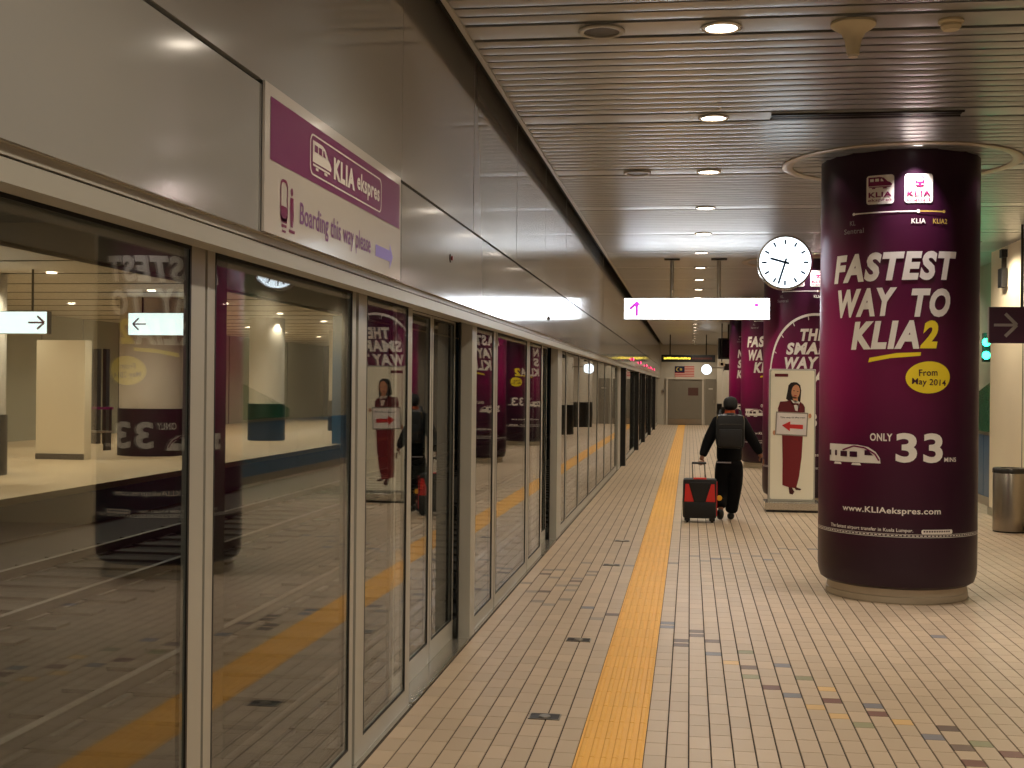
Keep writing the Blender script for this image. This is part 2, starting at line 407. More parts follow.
band_me = mesh_of(prof_box(nb(), CX0, CX1, 0.035, 0.265, CEIL, 0.003), 'ceiling_panel', BANDM, True)
RINGS = [(1.665, 10.46 + 8 * k) for k in range(6)]
farb = nb(); nmod = int((YE - BAND0) / MOD) + 1
def put(me, y, near, nm):
    global farb
    if near:
        o = bpy.data.objects.new(nm, me); C.objects.link(o); o.parent = ceiling; o.location = (0, y, 0)
    else:
        n0 = len(farb.verts); farb.from_mesh(me); farb.verts.ensure_lookup_table()
        for v in farb.verts[n0:]: v.co.y += y
ring_cut = []
for k in range(nmod):
    yb = BAND0 + k * MOD - 0.15
    near = 4.0 < yb < 24
    put(band_me, yb, near, 'ceiling_panel')
    for s in range(NS): put(slat_me, yb + 0.30 + s * pitch, near, 'slat')
o = obj('slat_field', farb, SLAT, ceiling); o['kind'] = 'stuff'
obj('edge_trim', bx(nb(), CX0 - 0.015, CX0 + 0.012, YB, YE, CEIL - 0.014, CEIL + 0.09), ALU, ceiling)
obj('void_side', bx(nb(), CX0 - 0.06, CX0 - 0.036, YB, YE, CEIL + 0.02, 3.92), DARK, ceiling)

LX = 0.14
ORD = ['nearest', 'second', 'third', 'fourth', 'fifth', 'sixth', 'seventh', 'eighth', 'ninth', 'tenth', 'eleventh', 'twelfth', 'thirteenth', 'fourteenth']
for k in range(nmod):
    y = BAND0 + k * MOD
    if y < -1: continue
    n_ = k - 3
    words_ = ['', 'nearest', 'second', 'third', 'fourth', 'fifth', 'sixth', 'seventh', 'eighth', 'ninth', 'tenth', 'eleventh', 'twelfth', 'thirteenth', 'fourteenth', 'fifteenth', 'sixteenth', 'seventeenth', 'eighteenth', 'nineteenth', 'twentieth', 'twenty-first', 'twenty-second', 'twenty-third', 'twenty-fourth']
    lb = ('round white recessed downlight, %s of the row above the yellow strip' % words_[n_]) if 1 <= n_ < len(words_) else 'round recessed downlight in the same row, beyond the frame or the last ones counted'
    if y > 4: 
        t = thing('ceiling_downlight', lb, 'ceiling light', (LX, y, CEIL - 0.003), 0, 'downlights in a row along the ceiling')
        obj('rim', lathe(nb(), [(0.078, 0.004), (0.103, 0.002), (0.105, -0.006), (0.098, -0.011), (0.080, -0.010), (0.078, 0.004)], 28), ALUB, t, smooth=True)
        obj('lens', lathe(nb(), [(0.0005, -0.004), (0.079, -0.004), (0.079, 0.0), (0.0005, 0.0)], 24), LAMPE, t)
    lamp('downlight_lamp', (LX, y, CEIL - 0.03), LAMP_W, WARM, 0.07, 150)
    if k % 2 == 0:                                   # added, unseen second row of lamps to light the right-hand side
        lamp('downlight_lamp', (3.45, y + MOD * 0.5, CEIL - 0.03), LAMP_W * 1.7, WARM, 0.07, 155)
        if y > 4:
            t = thing('ceiling_downlight', 'added recessed downlight of the outer row beyond the purple columns, %s of that row' % ORD[max(0, k // 2 - 1)], 'ceiling light', (3.45, y + MOD * 0.5, CEIL - 0.003), 0, 'added downlights of the outer row')
            obj('rim', lathe(nb(), [(0.078, 0.004), (0.103, 0.002), (0.105, -0.006), (0.080, -0.010), (0.078, 0.004)], 20), ALUB, t, smooth=True)
            obj('lens', lathe(nb(), [(0.0005, -0.004), (0.079, -0.004), (0.079, 0.0), (0.0005, 0.0)], 16), LAMPE, t)
def speaker(x, y, lb):
    t = thing('ceiling_speaker', lb, 'speaker', (x, y, CEIL - 0.003), 0, 'round loudspeakers in the ceiling')
    obj('rim', lathe(nb(), [(0.09, 0.004), (0.118, 0.0), (0.12, -0.008), (0.112, -0.014), (0.092, -0.012), (0.09, 0.004)], 32), ALU, t, smooth=True)
    obj('grille', lathe(nb(), [(0.0005, -0.008), (0.05, -0.0075), (0.091, -0.006), (0.091, 0.0), (0.0005, 0.0)], 28), STEELD, t)
speaker(-0.467, 6.42, 'nearest round grey loudspeaker grille in the ceiling')
speaker(-0.463, 10.72, 'second round loudspeaker grille, farther along the ceiling')
t = thing('antenna_cone', 'cream trumpet-shaped fitting hanging from the ceiling by the smoke detector', 'ceiling fitting', (0.79, 6.42, CEIL - 0.003))
obj('cone', lathe(nb(), [(0.11, 0.0), (0.112, -0.012), (0.095, -0.028), (0.06, -0.05), (0.042, -0.085), (0.034, -0.13), (0.030, -0.16), (0.0005, -0.162)], 32), IVORY, t, smooth=True)
obj('tip', lathe(nb(), disc_prof(0.024, -0.172, -0.160), 16), WHITE, t)
t = thing('smoke_detector', 'small cream smoke detector on the nearest ceiling panel', 'smoke detector', (1.26, 6.42, CEIL - 0.003))
obj('base', lathe(nb(), [(0.06, 0.0), (0.063, -0.012), (0.055, -0.02), (0.0005, -0.02)], 24), IVORY, t, smooth=True)
obj('chamber', lathe(nb(), [(0.048, -0.02), (0.05, -0.034), (0.038, -0.05), (0.0005, -0.052)], 24), IVORY, t, smooth=True)
t = thing('ceiling_air_grille', 'long narrow dark air grille in the ceiling before the purple column', 'air grille', (1.14, 8.57, CEIL - 0.003))
obj('frame', bx(bx(nb(), -0.62, 0.62, -0.075, -0.06, -0.012, 0.0), -0.62, 0.62, 0.06, 0.075, -0.012, 0.0), STEELD, t)
for i in range(5): obj('slat', bx(nb(), -0.61, 0.61, -0.048 + i * 0.024, -0.042 + i * 0.024, -0.012, -0.002), STEEL if i == 2 else STEELD, t)
t = thing('occupancy_sensor', 'tiny white sensor beside the second downlight', 'sensor', (0.17, 8.25, CEIL - 0.006))
obj('body', lathe(nb(), [(0.016, 0.0), (0.014, -0.014), (0.0005, -0.018)], 12), WHITE, t, smooth=True)

# ================================================================== SCREEN WALL
GX = -1.42
wall = struct(obj('wall_left', bx(nb(), -1.62, -1.33, YB, YE, 2.165, 3.92), DARK))
lo_me = mesh_of(bx(nb(), -1.33, -1.29, 0.003, 1.867, 2.107, 2.552), 'fascia_panel', FASC)
hi_me = mesh_of(bx(nb(), -1.33, -1.29, 0.003, 1.867, 2.567, 3.88), 'upper_fascia_panel', FASC)
for me_ in (lo_me, hi_me):
    pass
y = 3.62 - 1.87 * 3
while y < YE:
    for me_, nm in ((lo_me, 'fascia_panel'), (hi_me, 'upper_fascia_panel')):
        o = bpy.data.objects.new(nm, me_); C.objects.link(o); o.parent = wall; o.location = (random.uniform(-0.001, 0.001), y, 0)
        o.rotation_euler = (0, 0, random.uniform(-0.0008, 0.0008))
    y += 1.87
head = struct(obj('trim_1', bx(bx(nb(), -1.385, -1.313, YB, YE, 2.032, 2.080), -1.50, -1.309, YB, YE, 2.084, 2.106), ALU))
obj('shadow_gap', bx(nb(), -1.50, -1.318, YB, YE, 2.078, 2.086), SEAL, head)
obj('soffit', bx(nb(), -1.50, -1.30, YB, YE, 2.106, 2.164), ALU, head)
obj('lower_rail', bx(nb(), -1.50, -1.400, YB, YE, 2.055, 2.094), ALU, head)
obj('sill', bx(nb(), -1.62, -1.398, YB, YE, -0.2, 0.004), ALUB, head)

def frame_bm(y0, y1, x0, x1, s0, s1, zb, zt, top):
    """door or panel frame in one welded piece: stiles and rails"""
    bm = nb()
    bx(bm, x0, x1, y0, y0 + s0, 0.004, top); bx(bm, x0, x1, y1 - s1, y1, 0.004, top)
    bx(bm, x0, x1, y0 + s0, y1 - s1, 0.004, zb); bx(bm, x0, x1, y0 + s0, y1 - s1, zt, top)
    return bm
def panel(y0, y1, s0, s1, label, name='glass_screen', cat='glass panel', gx=GX, group='glass screens along the platform edge', zb=0.095):
    t = thing(name, label, cat, (gx, y0, 0), 0, group)
    L = y1 - y0
    obj('frame', frame_bm(0.009, L - 0.009, -0.022, 0.0, s0 - 0.009, s1 - 0.009, zb, 2.04, 2.054), ALU, t)
    obj('dark_gap_filler', bx(nb(), -0.03, -0.012, -0.009, 0.009, 0.004, 2.054), SEAL, t)  # black filler put in so the gap between frames stays dark
    bm = nb()
    bx(bm, -0.003, 0.0012, s0 - 0.001, s0 + 0.007, zb, 2.04); bx(bm, -0.003, 0.0012, L - s1 - 0.012, L - s1 + 0.001, zb, 2.04)
    bx(bm, -0.003, 0.0012, s0, L - s1, zb - 0.002, zb + 0.008); bx(bm, -0.003, 0.0012, s0, L - s1, 2.03, 2.041)
    obj('seal', bm, SEAL, t)
    obj('pane', bx(nb(), -0.014, -0.004, s0 + 0.002, L - s1 - 0.002, zb, 2.042), GLASS, t)
    return t
panel(-2.0, 0.10, 0.06, 0.06, 'glass screen behind the viewpoint, outside the picture')
panel(0.10, 1.83, 0.06, 0.06, 'glass screen just before the nearest visible one')
panel(1.83, 3.535, 0.06, 0.115, 'nearest wide glass screen, opposite platform seen through it')
panel(3.535, 5.22, 0.07, 0.07, 'second wide glass screen, under the boarding sign, clock reflected in it')
panel(5.245, 6.32, 0.15, 0.11, 'narrow glass screen between the sign and the first sliding door')
def slider(y0, y1, lb, zb=0.13):
    return panel(y0, y1, 0.05, 0.06, lb, 'sliding_door', 'sliding door', GX - 0.09, 'sliding glass doors in the screen', zb)
slider(6.30, 7.24, 'nearer leaf of the first sliding glass door')
slider(7.24, 7.99, 'farther leaf of the first sliding glass door, dark behind')
def post(y0, y1, lb, m=ALU, x0=-1.485, x1=-1.40):
    t = thing('door_post', lb, 'post', (0, y0, 0), 0, 'posts beside the sliding doors')
    obj('shaft', bx(nb(), x0, x1, 0.03, y1 - y0, 0.002, 2.056), m, t)
    obj('edge_seal', bx(nb(), x0, x0 + 0.012, 0.0, 0.03, 0.002, 2.056), SEAL, t)
post(7.96, 8.165, 'wide beige post after the first sliding door')
panel(8.18, 9.12, 0.02, 0.12, 'glass screen just past the first door post')
panel(9.14, 11.0, 0.06, 0.12, 'wide glass screen between the two sliding doors, purple columns mirrored')
panel(11.02, 12.1, 0.08, 0.12, 'narrow glass screen before the second sliding door')
slider(12.08, 12.72, 'nearer leaf of the second sliding glass door')
slider(12.72, 13.25, 'farther leaf of the second sliding glass door')
post(13.27, 13.74, 'beige post after the second sliding door')
ys = [13.76, 14.45, 16.1, 17.8, 19.4, 21.1, 23.0, 24.6]
nms = ['first', 'second', 'third', 'fourth', 'fifth', 'sixth', 'seventh']
for a, b, n_ in zip(ys, ys[1:], nms):
    panel(a, b, 0.05, 0.06, 'mirror-like glass screen, %s past the second door post' % n_)
post(24.63, 25.48, 'beige post before the black door edges', x1=-1.395)
yy = 25.5; k = 0
ord_ = ['nearest', 'second', 'third', 'fourth', 'fifth', 'sixth']
for y0 in (25.9, 32.5, 37.2, 42.8, 48.2):
    panel(yy, y0 - 0.02, 0.08, 0.08, 'far glass screen before the %s black door fin' % ord_[k])
    t = thing('door_fin', '%s of the tall black fins beside the far doors' % ord_[k], 'door fin', (0, y0, 0), 0, 'black fins beside the far doors')
    obj('blade', bx(nb(), -1.43, -1.315, 0.0, 0.4, 0.0, 2.03), SEAL, t)
    obj('edge_strip', bx(nb(), -1.317, -1.310, 0.02, 0.38, 0.0, 2.03), BLACKG, t)
    yy = y0 + 0.42; k += 1
panel(yy, YE - 0.05, 0.08, 0.08, 'last glass screen before the end wall')
# posts behind the glass
for y0, lb in ((3.71, 'dark steel post behind the first mullion'), (5.48, 'dark steel post behind the second mullion')):
    t = thing('steel_post', lb, 'post', (0, y0, 0), 0, 'dark posts behind the glass')
    obj('shaft', bx(nb(), -1.56, -1.50, 0.0, 0.2, 0.0, 2.16), BLACKP, t)
    obj('foot_plate', bx(nb(), -1.60, -1.48, -0.03, 0.23, 0.0, 0.012), STEELD, t)
# marble-like threshold in front of the recessed door, small red indicators
for y0, y1, lb in ((6.32, 7.93, 'pale threshold plate at the first sliding door'), (12.1, 13.2, 'pale threshold plate at the second sliding door')):
    t = thing('door_threshold', lb, 'threshold', (0, y0, 0), 0, 'threshold plates')
    obj('plate', bx(nb(), -1.51, -1.396, 0.0, y1 - y0, 0.003, 0.009), ALUB, t)
    obj('lip', bx(nb(), -1.398, -1.392, 0.0, y1 - y0, 0.0, 0.011), STEEL, t)
for i, y0 in enumerate((29.6, 34.0, 38.6, 42.8, 47.0)):
    t = thing('door_indicator', 'pink-red door lamp over the %s far door' % ord_[i], 'indicator lamp', (-1.28, y0 * .95, 2.26), 0, 'door lamps on the fascia')
    obj('housing', bx(nb(), -0.012, 0.012, -0.06, 0.06, -0.04, 0.04), STEELD, t)
    obj('lens', lathe(nb(), disc_prof(0.03, 0.010, 0.03), 14, axis='x'), REDL, t)
for i, (y0, z0, lb) in enumerate(((7.0, 2.37, 'small red lock button on the fascia over the first sliding door'), (12.0, 2.30, 'small dark lock button on the fascia over the second sliding door'))):
    t = thing('fascia_lock', lb, 'lock', (-1.29, y0 * .9485, 1.65 + (z0 - 1.65) * .9485), 0)
    obj('escutcheon', lathe(nb(), [(0.0005, 0.006), (0.022, 0.006), (0.025, 0.0)], 16, axis='x'), STEELD, t)
    obj('barrel', lathe(nb(), disc_prof(0.012, 0.004, 0.016), 12, axis='x'), mat('lock_red', (120, 30, 24), 0.4) if i == 0 else BLACKP, t)

# boarding sign on the fascia
sg = thing('boarding_sign', 'white and purple boarding sign with train logo on the fascia above the glass', 'sign', (-1.287, 3.632, 2.109))
sg.scale = (1, .9485, .9485)
obj('board', bx(nb(), 0, 0.008, 0, 1.885, 0, 0.480), mat('sign_white', (212, 204, 196), 0.16, spec=0.8, coat=0.3), sg)
S1, S2 = side(0.0095, 0, 0), side(0.011, 0, 0)
decal('purple_band', [rect(0.05, 1.855, 0.238, 0.441)], S1, PURP, sg)
def train_side(u0, u1, v0, v1):
    """side view of a train nose pointing right"""
    W, H = u1 - u0, v1 - v0
    body = [(0, .25), (.98, .25), (1, .36), (.93, .52), (.8, .62), (.66, .92), (.5, 1.0), (0, 1.0)]
    return [[(u0 + x * W, v0 + y * H) for x, y in body]], [[(u0 + x * W, v0 + y * H) for x, y in q] for q in
            ([(.08, .62), (.24, .62), (.24, .86), (.08, .86)], [(.30, .62), (.46, .62), (.46, .86), (.30, .86)], [(.53, .62), (.66, .62), (.58, .84), (.53, .84)])], \
           [[(u0 + x * W, v0 + y * H) for x, y in q] for q in ([(.02, .12), (.96, .12), (.9, .19), (.02, .19)], [(.16, 0), (.30, 0), (.30, .1), (.16, .1)], [(.62, 0), (.78, 0), (.78, .1), (.62, .1)])]
decal('logo_outline', ringpoly(rrect(.468, 1.508, .262, .410, .035), rrect(.478, 1.498, .268, .404, .031)), S2, LETW, sg)
b_, wn, wh = train_side(.50, .735, .285, .388)
decal('train_emblem', b_ + wh, S2, LETW, sg); decal('train_window', wn, side(0.0125, 0, 0), PURP, sg)
decal('logo_lettering', [], S2, LETW, sg, [text_fit('KLIA', .768, 1.068, .292, .375, .055), text_fit('ekspres', 1.105, 1.472, .286, .378, .028)])
SLT = mat('sign_lettering', (126, 70, 130), 0.4)
decal('boarding_lettering', [], S1, SLT, sg, [text_fit('Boarding this way please', .365, 1.337, .045, .145, .012)])
decal('train_pictogram', ringpoly(rrect(.155, .232, .055, .195, .025), rrect(.163, .224, .065, .185, .02)) + [rrect(.160, .227, .05, .105, .012), rect(.168, .220, .035, .045), rect(.175, .213, .018, .026)], S1, PURPT, sg)
decal('passenger_pictogram', [ell(.275, .165, .012, .014, 12), [(.258, .145), (.292, .145), (.297, .09), (.288, .045), (.265, .045), (.256, .09)], rect(.246, .310, .026, .036)], S1, PURPT, sg)
decal('direction_arrow', [rect(1.418, 1.675, .068, .118), [(1.675, .034), (1.735, .093), (1.675, .150)]], S1, LILAC, sg)

# ================================================================== ADVERTISING COLUMNS
R = 0.617
def cylmap(u, v, rr=R + 0.004): a = -PI / 2 + u * 1.65 + 0.150; return (rr * math.cos(a), rr * math.sin(a), v)
cylmap2 = lambda u, v: cylmap(u, v, R + 0.007)
cylmap3 = lambda u, v: cylmap(u, v, R + 0.010)
RIMM = mat('ring_enamel', (190, 178, 160), 0.35, 0.2)
def ceiling_ring(x, y, lb, near):
    t = thing('ceiling_ring', lb, 'ceiling ring', (x, y, CEIL), 0, 'rings around the column heads')
    obj('rim', lathe(nb(), [(0.925, 0.006), (0.935, -0.012), (0.925, -0.018), (0.87, -0.018), (0.85, -0.01), (0.85, 0.006)], 64), RIMM, t, smooth=True)
    obj('recess', lathe(nb(), [(0.852, -0.004), (0.80, 0.075), (0.70, 0.10), (0.60, 0.10)], 64), RIMM, t, smooth=True)
    for q in range(6):
        a = -PI / 2 + 0.02 + q * PI / 3
        px, py = 0.735 * math.cos(a), 0.735 * math.sin(a)
        s = obj('spotlight', lathe(nb(), [(0.034, 0.08), (0.04, 0.01), (0.034, 0.004), (0.03, 0.01)], 16, (px, py, 0)), ALUB, t, smooth=True)
        obj('lens', lathe(nb(), disc_prof(0.029, 0.008, 0.014), 14, (px, py, 0)), SPOTE, s)
        if near or q in (0, 5, 4):
            lamp('ring_lamp', (x + px, y + py, CEIL - 0.0), 26.0 if q else 150, WARM if q else (1, .9, .9), 0.02, 84, aim=(x + px * 1.0, y + py * 1.0, 0), blend=0.8)
def column(i, x, y, printed, lb):
    t = thing('advertising_column' if printed else 'round_column', lb, 'column', (x, y, 0), math.atan2(-y, -x) + PI / 2, 'round columns along the platform')
    if printed:
        obj('plinth', lathe(nb(), [(0.545, 0.0), (0.55, 0.004), (0.55, 0.05), (0.543, 0.055), (0.543, 0.125), (0.4, 0.126)], 64), mat('plinth_metal', (186, 174, 154), 0.4, 0.5, var=0.1), t, smooth=True)
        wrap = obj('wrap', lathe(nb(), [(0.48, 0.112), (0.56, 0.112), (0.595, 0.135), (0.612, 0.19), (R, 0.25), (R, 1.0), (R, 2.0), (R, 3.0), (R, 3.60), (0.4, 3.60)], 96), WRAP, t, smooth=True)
        return t, wrap
    obj('shaft', lathe(nb(), [(0.60, 1.0), (0.60, 3.60), (0.4, 3.6)], 48), WHITE, t, smooth=True)
    obj('base_band', lathe(nb(), [(0.61, 0.0), (0.61, 1.0), (0.5, 1.0)], 48), STEELD, t, smooth=True)
    return t, None
def train_long(u0, u1, v0, v1):
    W, H = u1 - u0, v1 - v0; f = lambda q: [(u0 + x * W, v0 + y * H) for x, y in q]
    return [f([(0, .22), (1, .22), (.99, .45), (.92, .72), (.80, .92), (.62, 1.0), (0, 1.0)]), f([(.12, .1), (.30, .1), (.28, .2), (.14, .2)]), f([(.5, .1), (.68, .1), (.66, .2), (.52, .2)])], \
           [f([(.0, .48), (.05, .48), (.05, .72), (0, .72)]), f([(.15, .48), (.20, .48), (.20, .72), (.15, .72)]), f([(.28, .46), (.42, .46), (.42, .70), (.28, .70)]), f([(.47, .46), (.61, .46), (.61, .70), (.47, .70)]), f([(.74, .56), (.88, .56), (.80, .78), (.74, .78)])]
def common_art(wrap, big):
    C_ = 0.06 if big else 0.12
    for u0, kind in ((-0.336, 'a'), (-0.055, 'b')):
        decal('logo_tile', [rrect(u0, u0 + 0.206, 3.068, 3.29, 0.022)], cylmap, LETW, wrap, cut=C_)
        if big:
            if kind == 'a':
                b, wn, wh = train_side(u0 + .016, u0 + .192, 3.185, 3.275)
            else:
                c = u0 + .108; b = [rrect(c - .033, c + .033, 3.195, 3.272, .015)]; wn = [rrect(c - .022, c + .022, 3.232, 3.262, .006), ell(c - .018, 3.208, .006, n=10), ell(c + .018, 3.208, .006, n=10)]; wh = [rect(c - .025, c + .025, 3.183, 3.19)]
            decal('logo_emblem', b + wh, cylmap2, PURPT, wrap, cut=C_); decal('logo_window', wn, cylmap3, LETW, wrap)
            decal('logo_lettering', [], cylmap2, PURPT, wrap, [text_fit('KLIA', u0 + .018, u0 + .190, 3.120, 3.160, .03), text_fit('ekspres' if kind == 'a' else 'transit', u0 + .014, u0 + .192, 3.082, 3.110, .012)], cut=C_)
    z = 3.005
    decal('route_line', [rect(-.44, .05, z - .005, z + .005), ell(-.44, z, .012, n=12), ell(.045, z, .014, n=12)], cylmap, LETW, wrap, cut=C_)
    decal('route_line', [rect(.055, .24, z - .005, z + .005), ell(.24, z, .012, n=12)], cylmap2, LETYD, wrap, cut=C_)
    decal('station_lettering', [], cylmap, LETW, wrap, [text_fit('KLIA', -.005, .10, 2.912, 2.95, .03)], cut=C_)
    decal('station_lettering', [], cylmap, LETYD, wrap, [text_fit('KLIA2', .155, .27, 2.912, 2.95, .02)], cut=C_)
    decal('station_lettering', [], cylmap, LETG, wrap, [text_fit('KL', -.475, -.425, 2.918, 2.955, .01), text_fit('Sentral', -.53, -.355, 2.855, 2.895, .01)], cut=C_)
    b, wn = train_long(-.675, -.209, 1.04, 1.215)
    decal('train_picture', b, cylmap, LETW, wrap, cut=C_); decal('train_window', wn, cylmap2, PURPD, wrap, cut=C_)
    decal('train_stripe', stroke([(-.52, 1.17), (-.42, 1.205), (-.33, 1.195), (-.25, 1.15), (-.22, 1.10)], .012), cylmap3, PURPT, wrap)
    decal('web_lettering', [], cylmap, LETW, wrap, [text_fit('www.KLIAekspres.com', -.52, .24, .685, .745, .02)], cut=C_)
    decal('slogan_lettering', [], cylmap, LETW, wrap, [text_fit('The fastest airport transfer in Kuala Lumpur.', -.65, .03, .553, .588, .015)], cut=C_)
    decal('small_train', [rrect(.09, .345, .548, .582, .012)], cylmap, LETW, wrap, cut=C_)
    decal('small_train_window', [rect(.105 + .02 * i, .118 + .02 * i, .562, .574) for i in range(11)], cylmap2, PURPD, wrap)
    dash = [rect(-2.05 + .030 * i, -2.05 + .030 * i + .020, .530, .537) for i in range(137)]
    decal('dotted_track', dash + [rect(-2.05 + .1 * i, -1.95 + .1 * i, .542, .545) for i in range(41)] + [rect(-2.05 + .1 * i, -1.95 + .1 * i, .520, .524) for i in range(41)], cylmap, LETW, wrap)
    decal('mins_number', [], cylmap, LETW, wrap, [text_fit('33' , -.101, .252, 1.09, 1.316, .03), text_fit('ONLY', -.29, -.125, 1.25, 1.31, .03), text_fit('MINS', .265, .375, 1.098, 1.132, .02)], cut=C_)
def brush(wrap, rows, dz=0.0, m=None):
    for body, u0, u1, z0, z1, m_ in rows:
        decal('headline_lettering', [], cylmap, m_, wrap, [text_fit(body, u0, u1, z0, z1, .05, .22, 0.012)], cut=.05)
HEAD = [('FASTEST', -.64, .36, 2.478, 2.70, LETW), ('WAY', -.59, -.10, 2.205, 2.425, LETW), ('TO', .0, .305, 2.20, 2.42, LETW), ('KLIA', -.455, .06, 1.955, 2.172, LETW), ('2', .065, .205, 1.962, 2.175, LETY)]
def extras(wrap, date=True):
    decal('brush_underline', [[(-.31, 1.853), (-.15, 1.885), (.07, 1.905), (.075, 1.932), (-.1, 1.925), (-.30, 1.888)]], cylmap, LETY, wrap, cut=.05)
    decal('date_badge', [ell(.136, 1.741, .172, .122, 40, .05)], cylmap, LETY, wrap, cut=.05)
    decal('date_lettering', [], cylmap2, PURPD, wrap, [text_fit('From', .06, .20, 1.752, 1.803, .012, 0, .04), text_fit('May 2014', .01, .27, 1.668, 1.73, .012, 0, -.05)], cut=.05)

lbs = ['large dark purple advertising column nearest the camera, fastest way lettering and 33 mins',
       'second purple advertising column, behind the uniformed woman standee, with a white arc',
       'third purple advertising column, partly hidden, seen past the walking traveller',
       'fourth and farthest purple advertising column, mostly hidden']
for i in range(4):
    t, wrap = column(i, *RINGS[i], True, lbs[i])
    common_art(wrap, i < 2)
    if i in (0, 2): brush(wrap, HEAD); extras(wrap)
    elif i == 1:
        brush(wrap, [('THE', -.18, .16, 2.31, 2.48, LETW), ('SMART', -.38, .36, 2.12, 2.29, LETW), ('WAY TO', -.40, .38, 1.92, 2.09, LETW), ('KLIA', -.30, .14, 1.72, 1.89, LETW), ('2', .155, .27, 1.72, 1.89, LETY)])
        n_ = 40; arc = [(.03 + .70 * math.cos(PI * j / n_), 1.75 + .93 * math.sin(PI * j / n_)) for j in range(n_ + 1)]
        decal('white_arc', stroke(arc, .035), cylmap, LETW, wrap, cut=0)
        decal('arc_tick', [q for j in range(2, 39, 4) for q in stroke([(.03 + .68 * math.cos(PI * j / n_), 1.75 + .91 * math.sin(PI * j / n_)), (.03 + .64 * math.cos(PI * j / n_), 1.75 + .86 * math.sin(PI * j / n_))], .012)], cylmap, LETW, wrap)
    else:
        brush(wrap, [('N', -.50, -.32, 2.44, 2.66, LETW), ('S', -.50, -.34, 2.17, 2.39, LETW), ('KLIA', -.52, .0, 1.90, 2.12, LETW), ('2', .01, .16, 1.90, 2.12, LETY)])
        extras(wrap)
    ceiling_ring(*RINGS[i], ['cream ceiling ring around the head of the nearest purple column', 'ceiling ring around the second column head', 'ceiling ring around the third column head', 'ceiling ring around the fourth column head'][i], i == 0)
for i in (4, 5):
    column(i, *RINGS[i], False, ['plain white round column with a dark foot band, before the last one', 'plain white round column with a dark foot band, nearest the end wall'][i - 4])

# ================================================================== WALLS
ew = struct(obj('wall_end', bx(nb(), -1.6, XR + 0.3, YE, YE + 0.2, -0.1, 3.92), GREYW))
dd = struct(obj('door_1', bx(nb(), -0.95, 0.52, YE - 0.05, YE, 0.0, 1.98), DOORM))
obj('leaf', box(-0.93, -0.225, YE - 0.08, YE - 0.05, 0.02, 1.92), DOORM, dd); obj('leaf', box(-0.205, 0.50, YE - 0.08, YE - 0.05, 0.02, 1.92), DOORM, dd)
obj('door_frame', bx(bx(bx(nb(), -1.03, -0.95, YE - 0.10, YE, 0, 2.06), 0.52, 0.60, YE - 0.10, YE, 0, 2.06), -0.95, 0.52, YE - 0.10, YE, 1.98, 2.06), WHITE, dd)
obj('kick_plate', box(-0.93, 0.50, YE - 0.085, YE - 0.08, 0.03, 0.25), STEEL, dd)
obj('notice', box(-0.08, 0.36, YE - 0.09, YE - 0.08, 1.28, 1.62), mat('notice_maroon', (92, 60, 52), 0.5), dd)
d2 = struct(obj('door_2', box(0.66, 1.12, YE - 0.06, YE, 0.0, 2.0), DOORM))
obj('door_handle', box(1.02, 1.06, YE - 0.09, YE - 0.06, 0.95, 1.1), STEEL, d2); obj('name_plate', box(0.8, 0.98, YE - 0.07, YE - 0.06, 1.55, 1.6), WHITE, d2)
t = thing('card_reader', 'small grey wall switch box left of the far grey double door', 'switch', (-1.16, YE - 0.02, 1.45))
obj('box', box(-0.05, 0.05, -0.03, 0.02, -0.08, 0.08), STEEL, t); obj('button', box(-0.015, 0.015, -0.04, -0.03, -0.02, 0.02), BLACKP, t)
# flag over the door
fl = thing('flag', 'red and white striped flag with dark blue corner above the far door', 'flag', (-0.66, YE - 0.02, 1.93 + 0.14))
obj('cloth', box(0, 0.84, -0.012, 0, 0, 0.48), mat('flag_white', (214, 190, 176), 0.8), fl)
F1, F2, F3 = front(0, -0.014, 0), front(0, -0.016, 0), front(0, -0.018, 0)
for i in range(7): decal('red_stripe', [rect(0, .84, .48 - (2 * i + 1) * .48 / 14, .48 - 2 * i * .48 / 14)], F1, mat('flag_red', (190, 60, 50), 0.8) if i == 0 else bpy.data.materials['flag_red'], fl)
decal('canton', [rect(0, .42, .48 * 6 / 14, .48)], F2, mat('flag_blue', (16, 20, 60), 0.8), fl)
cr_o = [(.14 + .085 * math.cos(a), .345 + .085 * math.sin(a)) for a in [math.radians(40 + 280 * i / 20) for i in range(21)]]
cr_i = [(.165 + .068 * math.cos(a), .345 + .068 * math.sin(a)) for a in [math.radians(46 + 268 * i / 20) for i in range(21)]]
decal('crescent', [[cr_o[i], cr_o[i + 1], cr_i[i + 1], cr_i[i]] for i in range(20)], F3, mat('flag_yellow', (220, 196, 90), 0.8), fl)
decal('star', [[(.26 + (.06 if j % 2 == 0 else .032) * math.cos(PI * j / 14), .345 + (.06 if j % 2 == 0 else .032) * math.sin(PI * j / 14)) for j in range(28)]], F3, bpy.data.materials['flag_yellow'], fl)

